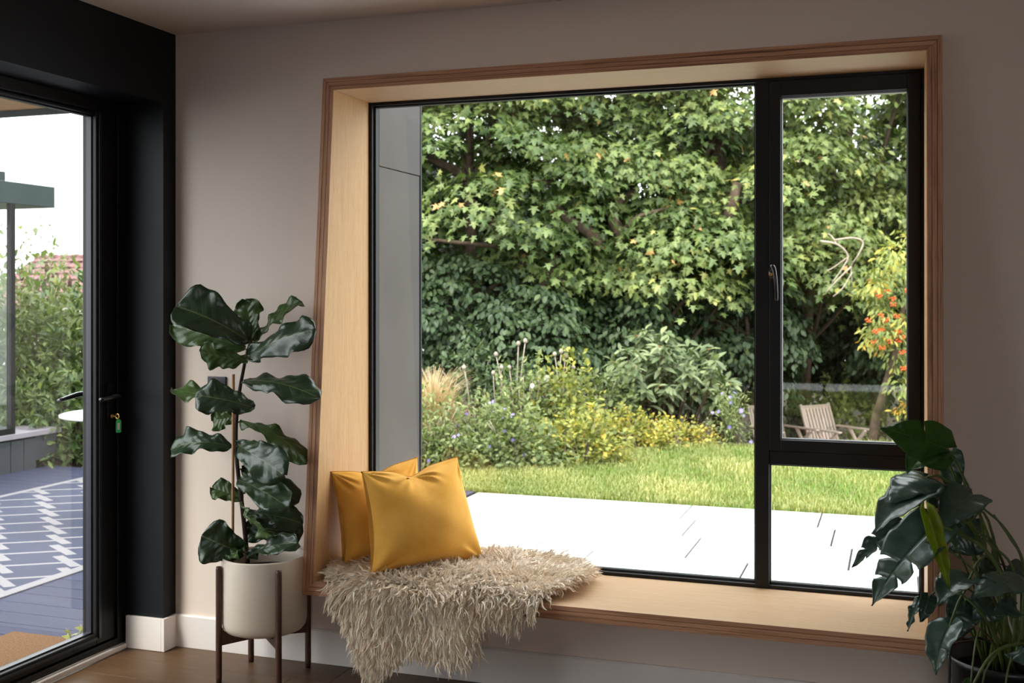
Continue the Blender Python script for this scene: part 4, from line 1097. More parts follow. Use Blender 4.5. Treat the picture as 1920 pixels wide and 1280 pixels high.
crown_tree('maple_tree', 'maple tree in the casement below the pale tree, leaves hanging in sprays', 'tree', G_T, gpt(1505, 17.2), cpt(1520, 500, 14.6), (.75, .6, .62), 17, 160, .10, TM, 'maple_leaf', 6, .08, .22)
crown_tree('maple_tree', 'maple tree hidden mostly by the zinc fin', 'tree', G_T, gpt(640, 15.6), cpt(640, 400, 15.4), (1.6, 1.2, 1.9), 46, 80, .15, TM, 'maple_leaf', 7, .15, 0, upper=4.0)
crown_tree('maple_tree', 'maple tree right of the casement, mostly past the window edge', 'tree', G_T, gpt(1830, 16.0), cpt(1830, 350, 15.8), (1.5, 1.2, 2.0), 50, 85, .14, TM, 'maple_leaf', 8, .15, .02, upper=4.5)
for i, (px, lab) in enumerate(((2060, 'maple tree well to the right, outside the window view'), (2330, 'farthest maple tree on the right, outside the window view'))):
    crown_tree('maple_tree', lab, 'tree', G_T, gpt(px, 15.5), cpt(px, 420, 15.5), (1.8, 1.2, 2.3), 46, 70, .17, TM, 'maple_leaf', 10 + i, .15, .02, upper=3.5)
G_D = 'dark evergreens at the back'
for i, (px, py, d, r, lab) in enumerate(((760, 520, 18.6, (2.3, 1.0, 2.1), 'dark evergreen at the far left behind the maples'), (1010, 560, 18.2, (2.0, 1.0, 1.9), 'dark evergreen behind the forked maple trunk'),
                                    (1250, 480, 18.8, (2.2, 1.0, 2.5), 'tall dark evergreen behind the mullion side of the big pane'), (1490, 480, 18.6, (2.2, 1.0, 2.5), 'dark evergreen seen through the left of the casement'),
                                    (1740, 450, 19.0, (2.3, 1.0, 2.7), 'dark evergreen behind the rowan'), (2010, 500, 18.6, (2.4, 1.0, 2.5), 'dark evergreen beyond the right edge of the window'), (2320, 520, 18.6, (2.4, 1.0, 2.5), 'outermost dark evergreen on the right'))):
    crown_tree('evergreen_tree', lab, 'tree', G_D, gpt(px, d), cpt(px, py, d), r, 80, 75, .17, TO, 'dark_leaf', 20 + i, .16, 0, nbr=3, padR=(.5, .8))
for i, (px, py, d, r, lab) in enumerate(((700, 520, 25, (3.0, 1.0, 2.0), 'distant dark treeline left of the big pane'), (1050, 540, 25.5, (3.0, 1.0, 1.7), 'distant dark treeline behind the forked maple'), (1400, 520, 25, (3.0, 1.0, 2.0), 'distant dark treeline behind the mullion'), (1750, 500, 25.5, (3.0, 1.0, 2.3), 'distant dark treeline behind the casement'))):
    crown_tree('evergreen_tree', lab, 'tree', 'distant treeline', gpt(px, d), cpt(px, py, d), r, 90, 60, .36, TO, 'dark_leaf', 30 + i, .16, 0, nbr=2, padR=(.8, 1.2))
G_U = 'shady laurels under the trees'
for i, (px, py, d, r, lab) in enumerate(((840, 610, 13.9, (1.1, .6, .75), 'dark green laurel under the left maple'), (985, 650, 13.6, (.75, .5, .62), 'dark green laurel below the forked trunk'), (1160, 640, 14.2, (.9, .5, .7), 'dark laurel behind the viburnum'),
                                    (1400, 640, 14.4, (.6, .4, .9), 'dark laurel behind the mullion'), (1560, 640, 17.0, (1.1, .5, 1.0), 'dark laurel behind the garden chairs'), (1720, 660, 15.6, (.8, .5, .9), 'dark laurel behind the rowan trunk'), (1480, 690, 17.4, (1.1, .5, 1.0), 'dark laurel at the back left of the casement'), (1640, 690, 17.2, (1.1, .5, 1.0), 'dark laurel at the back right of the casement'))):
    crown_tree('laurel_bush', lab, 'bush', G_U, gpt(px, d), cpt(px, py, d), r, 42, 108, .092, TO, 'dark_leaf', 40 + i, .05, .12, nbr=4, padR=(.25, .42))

# dead pale branch hanging in the casement
db = MB()
for k, pts in enumerate(([(1538, 452, 13.4), (1570, 458, 13.3), (1590, 480, 13.3), (1578, 505, 13.3), (1560, 530, 13.3)], [(1565, 450, 13.3), (1600, 446, 13.2), (1618, 455, 13.2), (1608, 480, 13.2), (1596, 500, 13.3), (1598, 535, 13.3)],
                         [(1596, 500, 13.3), (1575, 520, 13.3), (1548, 548, 13.3)], [(1590, 482, 13.3), (1565, 500, 13.4), (1550, 508, 13.4)], [(1570, 458, 13.3), (1556, 440, 13.5), (1540, 440, 13.7)], [(1598, 510, 13.3), (1580, 540, 13.2), (1562, 556, 13.2)])):
    q = spline([atD(*p) for p in pts], 5); db.tube(q, list(np.linspace(.017 - .002 * k, .006, len(q))), 6)
br_ = db.build('dead_branch', 'dry_wood', smooth=True, origin=atD(1590, 480, 13.3)); tag(br_, 'pale bare dead branch hanging among the leaves in the casement', 'branch')

# rowan
rw_ = empty('rowan_tree', gpt(1640, 13.2), 'leaning rowan tree with orange berries and yellowing leaves in the casement', 'tree')
tk = spline([gpt(1625, 13.2), atD(1640, 795, 13.1), atD(1652, 750, 13.0), atD(1674, 675, 12.9), atD(1690, 600, 12.9), atD(1700, 520, 13.0)], 6)
MB().tube(tk, list(np.linspace(.062, .022, len(tk))), 9).build('trunk', 'bark', rw_, smooth=True)
rs = np.random.RandomState(77)
cs = []
for px, py, rr in ((1680, 500, 40), (1660, 530, 45), (1690, 560, 45), (1650, 580, 35), (1665, 620, 40), (1700, 620, 45), (1690, 665, 35), (1720, 520, 50), (1730, 600, 50), (1700, 730, 30), (1705, 770, 28), (1650, 640, 20), (1740, 680, 50), (1640, 545, 22), (1690, 470, 30)):
    for k in range(3): cs.append(atD(px + rs.randn() * rr * .35, py + rs.randn() * rr * .35, 12.9 + rs.randn() * .2))
cs = np.array(cs); pos, yd, nh, idp = pads(rs, cs, np.array([0, -.5, .9]) + rs.randn(len(cs), 3) * .3, np.full(len(cs), .19), 62)
padt = rs.rand(len(cs)); padt[-12:] = .9
low = np.clip((1.2 - pos[:, 2]) * .35, 0, .3)
foliage('foliage', TL, pos, yd, nh, .075 * (.7 + .6 * rs.rand(len(pos))), .02 + .62 * padt[idp] ** 1.4 + low + .15 * rs.randn(len(pos)), 'rowan_leaf', rw_)
def berry_mesh():
    m = MB(); r2 = random.Random(9)
    for k in range(12):
        c = (r2.uniform(-.045, .045), r2.uniform(-.03, .03), r2.uniform(-.025, .025)); r = .013
        m.add([(c[0] + r * a, c[1] + r * b, c[2] + r * d) for a, b, d in ((1, 0, 0), (0, 1, 0), (-1, 0, 0), (0, -1, 0), (0, 0, 1), (0, 0, -1))], [(0, 1, 4), (1, 2, 4), (2, 3, 4), (3, 0, 4), (1, 0, 5), (2, 1, 5), (3, 2, 5), (0, 3, 5)])
    return m
proto = None
for px, py in ((1636, 545), (1646, 555), (1663, 546), (1672, 560), (1673, 570), (1651, 591), (1680, 592), (1644, 620), (1650, 619), (1640, 622), (1637, 640), (1652, 651), (1668, 640), (1690, 632), (1684, 638), (1690, 660), (1695, 690), (1682, 622), (1660, 600), (1700, 545), (1627, 600), (1705, 580), (1712, 610), (1720, 560), (1735, 590), (1728, 640)):
    p = atD(px, py, 12.62)
    if proto is None:
        proto = berry_mesh().build('berry_cluster', 'rowan_berry', rw_, smooth=True); proto.location = Vector(p) - rw_.location
        proto.data.transform(Matrix.Translation(wl(rw_)))
    else:
        o = proto.copy(); col.objects.link(o); o.parent = rw_; o.location = Vector(p) - rw_.location
    (proto if proto.users == 0 else bpy.data.objects[-1] if False else o if proto is not None and 'o' in globals() and o.name.startswith('berry') else proto).rotation_euler = (0, 0, rs.rand() * 3)

# viburnum: the leaves that show largest are parts of their own
def viburnum():
    rs = np.random.RandomState(31)
    root = empty('viburnum_bush', gpt(1250, 12.4), 'rounded viburnum bush with long drooping leathery leaves in the border', 'bush')
    stems = []
    for k in range(64):
        px = 1248 + rs.uniform(-1, 1) * 128; q = (px - 1248) / 140
        py = 800 - (188 * math.sqrt(max(0.02, 1 - q * q))) * rs.uniform(.35, 1.0)
        top = atD(px, py, 12.4 + rs.uniform(-.55, .35)); b = gpt(1250 + q * 40, 12.4 + rs.uniform(-.1, .1)); mid = (b + top) / 2 + np.array([q * .25, 0, .12])
        pts = bez(b, mid, top, 9); stems.append(pts)
        MB().tube(pts, list(np.linspace(.014, .004, 9)), 5).build('stem', 'bark', root, smooth=True)
    tv, tf = templ_oval(.17, .16)
    P, Yd, Nh = [], [], []
    for pts in stems:
        n = len(pts)
        for j, w in ((n - 1, 7), (n - 2, 4), (n - 3, 3), (n - 4, 2)):
            for i in range(w):
                a = rs.rand() * 6.283; P.append(pts[j] + rs.randn(3) * .012); Yd.append((math.cos(a), math.sin(a) - .25, -.35 + (.75 if j == n - 1 and i < 2 else 0) + rs.randn() * .25)); Nh.append((rs.randn() * .2, -.35 + rs.randn() * .2, 1))
    P, Yd, Nh = np.array(P), np.array(Yd), np.array(Nh); order = np.argsort(P[:, 1]); P, Yd, Nh = P[order], Yd[order], Nh[order]
    me = []
    for k in range(4):
        mm = bpy.data.meshes.new('viburnum_leaf'); mm.from_pydata([tuple(v) for v in tv], [], [tuple(int(i) for i in f) for f in tf])
        at = mm.attributes.new('tint', 'FLOAT', 'POINT'); at.data.foreach_set('value', [.15 + .25 * k] * len(tv)); mm.materials.append(MATS['viburnum_leaf']); me.append(mm)
    Ydn = nrm(Yd); Z = nrm(Nh - Ydn * np.sum(Nh * Ydn, 1, keepdims=True)); Xd = np.cross(Ydn, Z)
    for i in range(min(300, len(P))):
        o = bpy.data.objects.new('leaf', me[rs.randint(4)]); col.objects.link(o); o.parent = root
        s = rs.uniform(.13, .20); M = Matrix([(Xd[i, r] * s, Ydn[i, r] * s, Z[i, r] * s, P[i, r] - root.location[r]) for r in range(3)] + [(0, 0, 0, 1)]); o.matrix_local = M
    k = slice(300, None)
    if len(P) > 300: foliage('foliage', (tv, tf), P[k], Yd[k], Nh[k], rs.uniform(.13, .19, len(P[k])), rs.rand(len(P[k])), 'viburnum_leaf', root)
    # inner shade leaves
    n = 900; v = nrm(rs.randn(n, 3)) * (rs.rand(n, 1) ** .4); c = atD(1250, 715, 12.65)
    foliage('foliage', (tv, tf), c + v * np.array([.72, .35, .50]), rs.randn(n, 3) + [0, 0, -.5], rs.randn(n, 3) * .5 + [0, -.3, 1], rs.uniform(.12, .18, n), rs.rand(n) * .5, 'viburnum_leaf', root)
    bud = MB(); r2 = random.Random(2)
    for k in range(14):
        p = stems[k * 4][-1]
        for i in range(5): bud.tube([p + [0, 0, .0], p + [r2.uniform(-.02, .02), r2.uniform(-.02, .02), .022]], [.003, .004], 5)
    bud.build('flower_buds', 'dry_bud', root)
viburnum()

# ------------------------------------------------------------------ border plants
def dome(name, label, cat, group, px, d, rx, ry, h, n, leaf, tp, mat, seed, tmean=.45, tsd=.22, nstem=7, stem_mat='dry_wood', flowers=None, spread=.35):
    rs = np.random.RandomState(seed); b = gpt(px, d); root = empty(name, b, label, cat, group)
    v = nrm(rs.randn(n * 2, 3)); v[:, 2] = np.abs(v[:, 2]); v = v[:n] * (.55 + .45 * rs.rand(n, 1) ** .5); lump = 1 + .36 * np.sin(v[:, 0:1] * 9 + seed) * np.sin(v[:, 2:3] * 7 + v[:, 1:2] * 6)
    pos = b + v * lump * np.array([rx, ry, h]) + [0, 0, .02]
    foliage('foliage', tp, pos, v + rs.randn(n, 3) * .6 + [0, 0, -.2], np.array([0, -.2, 1.]) + v * .4 + rs.randn(n, 3) * spread, leaf * (.7 + .6 * rs.rand(n)), tmean + tsd * rs.randn(n), mat, root)
    sp_n = 26; dv = nrm(rs.randn(sp_n, 3) * [1, 1, .6] + [0, 0, .8]); tt = rs.uniform(.75, 1.32, (sp_n, 12, 1))
    sp_p = (b + dv[:, None, :] * tt * np.array([rx, ry, h]) + rs.randn(sp_n, 12, 3) * .018).reshape(-1, 3); m_ = len(sp_p)
    foliage('sprigs', tp, sp_p, rs.randn(m_, 3) + np.repeat(dv, 12, 0), np.array([0, -.2, 1.]) + rs.randn(m_, 3) * .5, leaf * (.6 + .5 * rs.rand(m_)), tmean + .12 + tsd * rs.randn(m_), mat, root)
    for k in range(nstem):
        a = rs.rand() * 6.283; q = rs.rand() * .8; t = b + np.array([math.cos(a) * q * rx, math.sin(a) * q * ry, h * rs.uniform(.7, 1.0)])
        MB().tube(bez(b + rs.randn(3) * [.05, .05, 0], (b + t) / 2 + [0, 0, h * .15], t, 6), list(np.linspace(.008, .003, 6)), 5).build('stem', stem_mat, root, smooth=True)
    if flowers:
        fm, nf, fs = flowers; F = nrm(rs.randn(nf * 3, 3)); F[:, 2] = np.abs(F[:, 2]); F = F[F[:, 1] < .2][:nf]; nf = len(F)
        tvv = [(0, 0, .0)]; tff = []
        for k in range(8):
            a0, a1 = k * math.pi / 4 - .3, k * math.pi / 4 + .3; tvv += [(math.cos(a0), math.sin(a0), .1), (math.cos(a1), math.sin(a1), .1)]; tff.append((0, 1 + 2 * k, 2 + 2 * k))
        fpos = b + F * np.array([rx, ry, h]) * 1.08
        for i in range(nf):
            V, Fc, k = scatter((np.array(tvv), np.array(tff)), fpos[i:i + 1], rs.randn(1, 3) + [[1, 0, 0]], np.array([[0, -.8, .6]]), [fs * (.8 + .4 * rs.rand())])
            np_mesh('flower', V, Fc, fm, root, tint=np.full(len(V), rs.rand()))
    return root
G_B = 'plants of the mixed border'
dome('aster_clump', 'green aster clump with small purple daisies in the border', 'flowers', G_B, 905, 10.15, .42, .25, .56, 900, .055, TL, 'herb_leaf', 61, flowers=('purple_petal', 26, .020))
dome('border_shrub', 'tangled small-leaved shrub at the lawn edge, left of the yellow one', 'bush', G_B, 955, 9.95, .46, .30, .48, 1700, .052, TS, 'herb_leaf', 62, .42)
dome('border_shrub', 'yellowing small-leaved shrub spilling on to the lawn', 'bush', G_B, 1085, 10.3, .44, .30, .42, 1700, .050, TS, 'yellow_leaf', 63, .42)
dome('border_shrub', 'tall yellow-green shrub between the asters and the viburnum', 'bush', G_B, 1055, 10.9, .45, .30, .82, 1700, .062, TO, 'yellow_leaf', 64, .30)
dome('border_shrub', 'grey-green rose bush in the middle of the border', 'bush', G_B, 985, 10.8, .45, .3, .78, 1500, .055, TO, 'herb_leaf', 65, .4, flowers=('white_petal', 5, .03))
dome('border_shrub', 'low golden shrub under the viburnum', 'bush', G_B, 1180, 11.3, .46, .25, .34, 1300, .045, TS, 'yellow_leaf', 66, .55)
dome('border_shrub', 'low yellow flowered mound at the foot of the viburnum', 'bush', G_B, 1270, 11.5, .36, .22, .24, 900, .042, TS, 'yellow_leaf', 67, .6)
dome('border_shrub', 'lush green perennial by the left edge of the big pane', 'bush', G_B, 810, 10.0, .42, .3, .60, 1300, .060, TL, 'herb_leaf', 68, .5)
dome('border_shrub', 'low leafy perennial at the lawn edge below the asters', 'bush', G_B, 850, 9.75, .42, .2, .34, 1100, .05, TO, 'herb_leaf', 69, .35, flowers=('purple_petal', 6, .017))
dome('flowering_perennial', 'airy plant with pale blue flowers beside the mullion', 'flowers', G_B, 1368, 11.5, .20, .2, .55, 380, .045, TL, 'herb_leaf', 70, .45, nstem=12, stem_mat='fig_petiole', flowers=('purple_petal', 12, .018))
dome('border_shrub', 'bright yellow-green azalea behind the garden chairs', 'bush', G_B, 1585, 15.9, .55, .4, 1.22, 1500, .085, TO, 'lime_leaf', 71, .75)
dome('border_shrub', 'low grey-green bush left of the garden chairs', 'bush', G_B, 1470, 16.2, .65, .3, 1.0, 1100, .07, TO, 'herb_leaf', 72, .25)
dome('border_shrub', 'yellow-green sapling below the rowan trunk', 'bush', G_B, 1625, 13.9, .28, .2, .55, 420, .07, TO, 'lime_leaf', 73, .7)
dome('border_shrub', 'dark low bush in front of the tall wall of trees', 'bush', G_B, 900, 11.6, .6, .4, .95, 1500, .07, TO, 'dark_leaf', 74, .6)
dome('border_shrub', 'mid-green bush between the rose and the viburnum', 'bush', G_B, 1120, 11.8, .5, .3, .72, 1300, .065, TO, 'herb_leaf', 75, .2)
# dry ornamental grass and dead stalks
def grass_clump(label, px, d, n, h, spread, seed, tm, group):
    rs = np.random.RandomState(seed); b = gpt(px, d); root = empty('ornamental_grass', b, label, 'grass', group)
    an = rs.rand(n) * 6.283; L = h * (.6 + .5 * rs.rand(n)); sp = spread * rs.rand(n) ** .7; dr = np.stack([np.cos(an), np.sin(an), np.zeros(n)], 1)
    side = np.stack([-np.sin(an), np.cos(an), np.zeros(n)], 1) ; V = []
    for t in (0, .35, .7, 1.0):
        c = b + dr * (sp * t ** 1.6)[:, None] + np.array([0, 0, 1.]) * (L * (t - .32 * t ** 3))[:, None]; w = .006 * (1 - .85 * t)
        V += [c - side * w, c + side * w]
    V = np.stack(V, 1); i0 = np.arange(n)[:, None] * 8; F = np.concatenate([i0 + [2 * k, 2 * k + 1, 2 * k + 3, 2 * k + 2] for k in range(3)], 0)
    tag(np_mesh('blades', V.reshape(-1, 3), F, 'straw', root, tint=np.repeat(np.clip(tm + .25 * rs.randn(n), 0, 1), 8)), kind='stuff')
G_G = 'dry grasses in the border'
grass_clump('straw coloured ornamental grass arching at the left of the border', 812, 10.9, 620, 1.15, .5, 81, .4, G_G)
grass_clump('reddish dead grass tuft behind the asters', 842, 11.1, 380, .75, .42, 82, 1.0, G_G)
grass_clump('thin dry grass leaning out over the asters', 868, 10.0, 60, .55, .3, 83, .4, G_G)
st = empty('dead_stalks', gpt(965, 11.2), 'tall dead brown flower stalks standing in the border', 'dry plant')
rs = np.random.RandomState(90)
for px, py, b_ in ((972, 645, 968), (985, 640, 968), (940, 690, 950), (925, 700, 945), (1040, 665, 1050), (1060, 668, 1054), (1052, 660, 1057), (955, 690, 960), (1010, 700, 1000), (870, 690, 880), (1075, 690, 1066), (930, 665, 948)):
    d = 11.1 + rs.randn() * .1; p0, p1 = gpt(b_, d), atD(px, py, d)
    s_ = MB(); s_.tube(bez(p0, (p0 + p1) / 2 + [rs.randn() * .04, 0, .05], p1, 7), list(np.linspace(.008, .005, 7)), 5); s_.lathe([(0, -.02), (.018, -.01), (.022, .012), (.010, .03), (0, .032)], tuple(p1), 8); s_.build('stalk', 'dry_wood', st, smooth=True)

# ------------------------------------------------------------------ teak garden chairs on the lower terrace
def teak_chair(label, loc, rot):
    r = empty('garden_chair', (0, 0, 0), label, 'chair', 'teak garden chairs on the lower terrace'); W = .27
    rk = math.radians(20)
    def bk(x, s, off=0.): return (x, .22 + math.sin(rk) * s + off * math.cos(rk), .36 + math.cos(rk) * s - off * math.sin(rk))
    for k in range(8):
        x = -.21 + k * .06; MB().bar(bk(x, .03), bk(x, .56), .042, .014, (0, -1, .36)).build('back_slat', 'weathered_teak', r, bevel=.003)
    for x in (-W + .01, W - .01): MB().bar(bk(x, -.02), bk(x, .62), .035, .03, (0, -1, .36)).build('back_post', 'weathered_teak', r, bevel=.004)
    for s in (.02, .575): MB().bar(bk(-W, s), bk(W, s), .025, .055, (0, -.34, .94)).build('back_rail', 'weathered_teak', r, bevel=.004)
    for k in range(8):
        y = -.27 + k * .064; MB().box(-W + .03, W - .03, y, y + .05, .375, .392).build('seat_slat', 'weathered_teak', r, bevel=.003)
    for s in (-1, 1):
        x = s * (W + .03)
        MB().box(x - .032, x + .032, -.36, .30, .625, .65).build('arm', 'weathered_teak', r, bevel=.008)
        MB().bar((x, -.36, 0), (x, .06, .63), .03, .045, (1, 0, 0)).build('leg', 'weathered_teak', r, bevel=.004)
        MB().bar((x - s * .034, .34, 0), (x - s * .034, -.26, .625), .03, .045, (1, 0, 0)).build('leg', 'weathered_teak', r, bevel=.004)
        MB().box(s * (W - .015) - .015, s * (W - .015) + .015, -.29, .25, .335, .375).build('seat_rail', 'weathered_teak', r, bevel=.003)
    r.location = Vector([float(c) for c in loc]); r.rotation_euler = (0, 0, rot); return r
c1 = atD(1528, 757, 15.6); zt = c1[2] - .94
teak_chair('teak reclining armchair standing clear in the casement', (c1[0] + .31, c1[1] - .28, zt), math.radians(48))
c2 = atD(1430, 757, 15.6)
teak_chair('teak armchair half hidden behind the mullion', (c2[0] + .30, c2[1] - .29, zt), math.radians(46))
# low terrace paving under the chairs
tag(box('terrace', 'stone_cap', (c2[0] - 1.0, c1[0] + 1.3, c1[1] - 1.0, c1[1] + .7, zt - .4, zt - .001)), 'small lower terrace under the garden chairs', 'terrace', kind=ST)
# frameless glass balustrade at the end of the lawn
yb_ = atD(1416, 715, 12.9)[1]; zb_ = atD(1416, 716, 12.9)[2]; xb = atD(1368, 700, 12.9)[0]
bal = empty('glass_balustrade', (xb, yb_, zb_ - .95), 'low frameless glass balustrade at the far end of the lawn', 'balustrade')
for k in range(3):
    x0 = xb + k * 1.05
    box('glass_panel', 'window_glass', (x0 + .01, x0 + 1.03, yb_ - .002, yb_ + .002, zb_ - .93, zb_), bal)
    box('clamp_post', 'spacer_bar', (x0 - .02, x0 + .01, yb_ - .03, yb_ + .03, zb_ - 1.5, zb_ - .75), bal, bevel=.003)

# ------------------------------------------------------------------ outside the garden door: bistro table, glazed bay, canopy, hedge, roof
tc_ = atD(236, 762, 7.45)
tb = empty('bistro_table', (tc_[0], tc_[1], ZP), 'small round white bistro table on the rug', 'table')
m = MB(); m.lathe([(0, .735), (.40, .735), (.415, .742), (.415, .752), (.40, .757), (0, .757)], (tc_[0], tc_[1], ZP - .03), 48); m.build('table_top', 'white_enamel', tb, smooth=False, bevel=0)
m = MB(); m.tube([(tc_[0], tc_[1], ZP + .03), (tc_[0], tc_[1], ZP + .706)], .022, 12); m.build('pedestal', 'white_enamel', tb, smooth=True)
m = MB(); m.lathe([(0, .009), (.21, .009), (.21, .02), (.03, .035), (0, .035)], (tc_[0], tc_[1], ZP), 32); m.build('foot', 'white_enamel', tb, smooth=True)
bayX = -7.1
y_end = onX(112, 800, bayX)[1]; y_face = onX(68, 876, bayX)[1]; z_cap = onX(112, 800, bayX)[2]; y_post = onX(25, 600, bayX)[1]
y_rf = onX(103, 370, bayX)[1]; z_r0 = onX(103, 390, bayX)[2]; z_r1 = onX(97, 350, bayX)[2]
bay = empty('glazed_bay', (bayX, 6.0, ZP), 'dark framed glazed bay with a flat roof and low plinth beyond the deck', 'building')
y0_ = 4.6
box('plinth', 'dark_cladding', (bayX - 1.6, bayX - .02, y0_, y_face, ZP - .04, z_cap - .06), bay)
yy = y0_
while yy < y_face - .02:
    y1 = min(yy + .148, y_face); box('cladding_board', 'dark_cladding', (bayX - .02, bayX, yy + .003, y1 - .003, ZP - .03, z_cap - .062), bay, bevel=.002); yy += .15
box('plinth_cap', 'stone_cap', (bayX - 1.7, bayX + .02, y0_, y_end, z_cap - .045, z_cap), bay, bevel=.004)
box('under_cap', 'dark_cladding', (bayX - 1.5, bayX - .01, y_face, y_end - .03, z_cap - .26, z_cap - .046), bay)
for yp in (y_post, y_post - 1.5, y0_ + .02): box('post', 'black_frame', (bayX - .05, bayX, yp - .025, yp + .025, z_cap, z_r0), bay, bevel=.003)
box('post', 'black_frame', (bayX - 1.6, bayX - 1.55, y_post - .025, y_post + .025, z_cap, z_r0), bay, bevel=.003)
box('bottom_rail', 'black_frame', (bayX - .05, bayX, y0_ + .05, y_post - .026, z_cap + .0005, z_cap + .05), bay)
box('glass_pane', 'window_glass', (bayX - .028, bayX - .022, y0_ + .05, y_post - .026, z_cap + .052, z_r0 - .001), bay)
box('glass_pane', 'window_glass', (bayX - 1.55, bayX - .052, y_post - .004, y_post + .004, z_cap + .002, z_r0 - .001), bay)
box('roof_slab', 'dark_fascia', (bayX - 2.0, bayX + .0, y0_ - .2, y_rf, z_r0, z_r1), bay, bevel=.004)
p = onX(10, 322, bayX - .5)
box('roof_upstand', 'dark_fascia', (bayX - 1.6, bayX - .5, y0_, p[1], z_r1 + .0005, p[2]), bay)
# canopy over the garden door
ye = 4.72; zc0 = 2.42
cn = empty('door_canopy', (XL - .36, 3.0, zc0), 'timber lined canopy over the garden door', 'canopy', kind=None)
x = XL - .37
while x > -5.0: box('soffit_board', 'soffit_wood', (x - .095, x - .003, 3.35, ye - .03, zc0, zc0 + .018), cn, bevel=.002); x -= .095
box('deck_slab', 'dark_fascia', (x, XL - .37, 3.35, ye - .03, zc0 + .02, zc0 + .14), cn)
box('fascia', 'dark_fascia', (x - .03, XL - .37, ye - .029, ye, zc0 - .03, zc0 + .15), cn, bevel=.003)
# weed at the edge of the deck
wd = empty('weed', (-3.23, 3.80, ZP), 'small weed growing at the deck edge beside the door', 'plant')
rs = np.random.RandomState(6)
for px, py in ((163, 1170), (156, 1178), (131, 1184), (140, 1188), (132, 1194), (158, 1186), (166, 1160)):
    t = onX(px, py, -3.235 - rs.rand() * .03); s_ = MB(); s_.tube(bez((-3.23, 3.79, ZP + .002), (t + np.array([-3.23, 3.79, ZP])) / 2 + [0, 0, .03], t, 6), .0015, 5); s_.build('stem', 'fig_petiole', wd, smooth=True)
    V, F, k = scatter(TM, t[None], np.array([[-.3 + rs.randn() * .4, -.5, .2]]), np.array([[.5, -.5, .7]]), [.036]); np_mesh('leaf', V, F, 'lime_leaf', wd, tint=np.full(len(V), .9))
# hedge shrubs behind the deck on the left
G_H = 'shrubs behind the deck'
for i, (px, d, rx, h, lf, tp, mt, tm, lab) in enumerate(((-60, 11.0, .9, 1.75, .085, TL, 'herb_leaf', .35, 'leafy shrub seen through the glazed bay'), (40, 11.4, .85, 1.75, .085, TO, 'lime_leaf', .35, 'yellow-green shrub beside the bay post'), (110, 11.2, .75, 1.55, .095, TL, 'herb_leaf', .3, 'grey-green long-leaved shrub in the door glass'),
                                         (170, 11.0, .7, 1.35, .10, TL, 'maple_leaf', .35, 'green shrub at the right of the door glass'), (260, 11.2, .9, 1.5, .09, TL, 'herb_leaf', .3, 'leafy shrub hidden behind the door frame'), (350, 11.3, .9, 1.6, .09, TO, 'herb_leaf', .3, 'leafy shrub behind the corner pier'), (-220, 11.6, 1.1, 1.9, .11, TL, 'herb_leaf', .3, 'leafy shrub behind the back of the glazed bay'), (-420, 12.4, 1.3, 2.1, .12, TL, 'herb_leaf', .3, 'outermost leafy shrub behind the glazed bay'),
                                         (30, 13.3, 1.7, 1.45, .16, TO, 'dark_leaf', .6, 'dark bush behind the yellow-green hedge shrub'), (200, 13.3, 1.7, 1.40, .16, TO, 'dark_leaf', .6, 'dark bush at the back of the hedge'), (75, 10.5, .5, .75, .095, TL, 'herb_leaf', .25, 'low drooping shrub at the far edge of the deck'), (150, 10.45, .5, .70, .10, TL, 'maple_leaf', .25, 'low dark shrub below the bistro table'))):
    b = atD(px, 700, d); dome('hedge_shrub', lab, 'bush', G_H, px, d, rx, .55, h, 2600 if i < 4 else 1300, lf, tp, mt, 100 + i, tm, .2, spread=.45)
tw = empty('wispy_shrub', gpt(70, 11.9), 'wispy twigs with brown seed heads rising above the hedge', 'bush')
rs = np.random.RandomState(15)
for px, py in ((78, 420), (95, 455), (60, 440), (50, 470), (100, 470), (40, 462), (112, 500), (72, 480), (120, 480)):
    d = 11.7 + rs.randn() * .1; p0, p1 = gpt(px - 10, d) + [0, 0, 1.1], atD(px, py, d); q = bez(p0, (p0 + p1) / 2 + [rs.randn() * .08, 0, 0], p1, 8)
    s_ = MB(); s_.tube(q, list(np.linspace(.006, .003, 8)), 5); s_.build('twig', 'dry_wood', tw, smooth=True)
    n = 14; k = rs.randint(3, 8, n); foliage('foliage', TS, q[k] + rs.randn(n, 3) * .03, rs.randn(n, 3), rs.randn(n, 3) + [0, 0, 1], np.full(n, .045), rs.rand(n) * .5, 'herb_leaf', tw)
    s_ = MB(); s_.lathe([(0, -.06), (.02, -.03), (.022, .02), (.01, .07), (0, .09)], tuple(q[4] + rs.randn(3) * .05), 7); s_.build('seed_head', 'bark', tw, smooth=True)
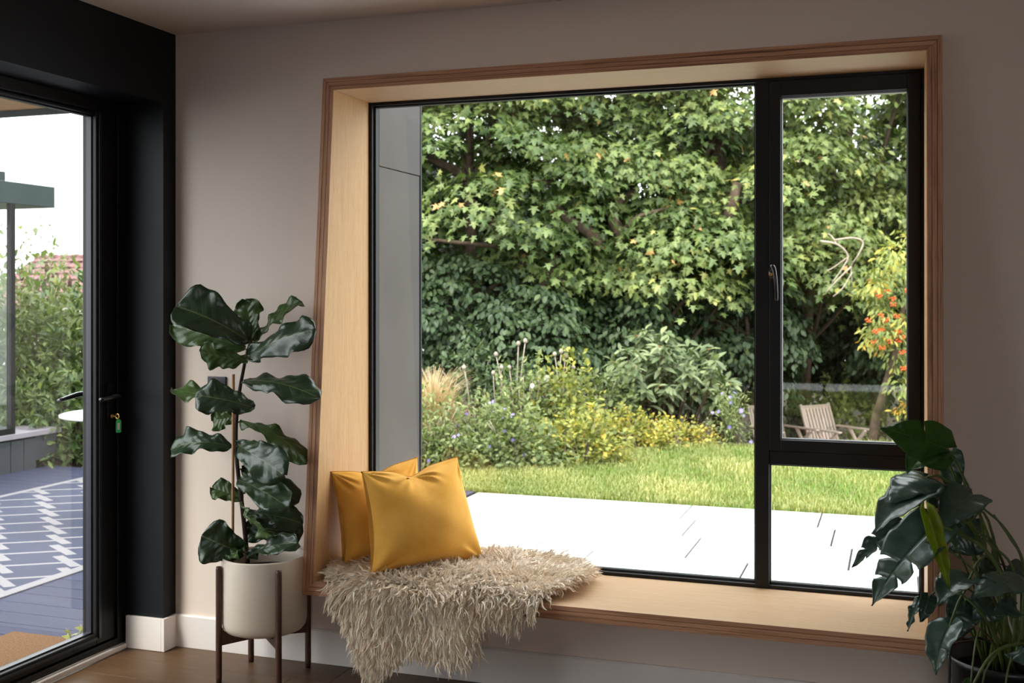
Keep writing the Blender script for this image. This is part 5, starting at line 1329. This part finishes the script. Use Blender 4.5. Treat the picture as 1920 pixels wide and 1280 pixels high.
# neighbouring outbuilding with a red tiled roof
rp0 = atD(60, 575, 24.0); zr = atD(100, 480, 25.4)[2]
hs = empty('outbuilding', (rp0[0], rp0[1], -.1), 'low outbuilding with a red clay tiled roof beyond the hedge', 'building')
hx0, hx1 = rp0[0] - 1.6, rp0[0] + 4.4; ye0, yr0 = rp0[1], rp0[1] + 1.9; ze0 = rp0[2]
box('wall', 'render_wall', (hx0 + .2, hx1 - .2, ye0 + .15, ye0 + 3.6, -.1, ze0 + .02), hs)
box('gutter', 'white_enamel', (hx0, hx1, ye0 - .12, ye0 - .02, ze0 - .10, ze0 - .02), hs)
nrow, tw_ = 8, .25; sl = (zr - ze0) / (yr0 - ye0)
m = MB(); m.hexa([(hx0, ye0, ze0 - .03), (hx1, ye0, ze0 - .03), (hx1, yr0, zr - .03), (hx0, yr0, zr - .03), (hx0, ye0, ze0 - .005), (hx1, ye0, ze0 - .005), (hx1, yr0, zr - .005), (hx0, yr0, zr - .005)])
m.hexa([(hx0, yr0, zr - .03), (hx1, yr0, zr - .03), (hx1, 2 * yr0 - ye0, ze0 - .03), (hx0, 2 * yr0 - ye0, ze0 - .03), (hx0, yr0, zr - .005), (hx1, yr0, zr - .005), (hx1, 2 * yr0 - ye0, ze0 - .005), (hx0, 2 * yr0 - ye0, ze0 - .005)])
m.build('roof', 'roof_tile', hs)
dy, dz = (yr0 - ye0) / nrow, (zr - ze0) / nrow; pr = None
for r in range(nrow):
    k = 0; x = hx0 + (tw_ / 2 if r % 2 else 0)
    while x < hx1 - .1:
        loc = Vector((x, ye0 + r * dy, ze0 + r * dz)) - hs.location
        if pr is None:
            t = MB(); n6 = 5; A = []
            for j in range(n6 + 1):
                q = j / n6; xx = q * (tw_ - .006); c = .022 * math.sin(q * math.pi) ; A.append((xx, c))
            vs = [(a, -.03, c + .030) for a, c in A] + [(a, dy, dz + c + .002) for a, c in A] + [(a, -.03, c + .012) for a, c in A]
            n7 = n6 + 1; fs = [(i, i + 1, n7 + i + 1, n7 + i) for i in range(n6)] + [(i + 1, i, 2 * n7 + i, 2 * n7 + i + 1) for i in range(n6)]
            me_ = bpy.data.meshes.new('tile'); me_.from_pydata(vs, [], fs); me_.materials.append(MATS['roof_tile']); pr = me_
        o = bpy.data.objects.new('roof_tile', pr); col.objects.link(o); o.parent = hs; o.location = loc; x += tw_; k += 1
x = hx0
while x < hx1 - .1:
    m = MB(); m.tube([(x, yr0, zr - .02), (x + .30, yr0, zr - .012)], [.075, .085], 10); m.build('ridge_tile', 'roof_tile', hs, smooth=True); x += .30
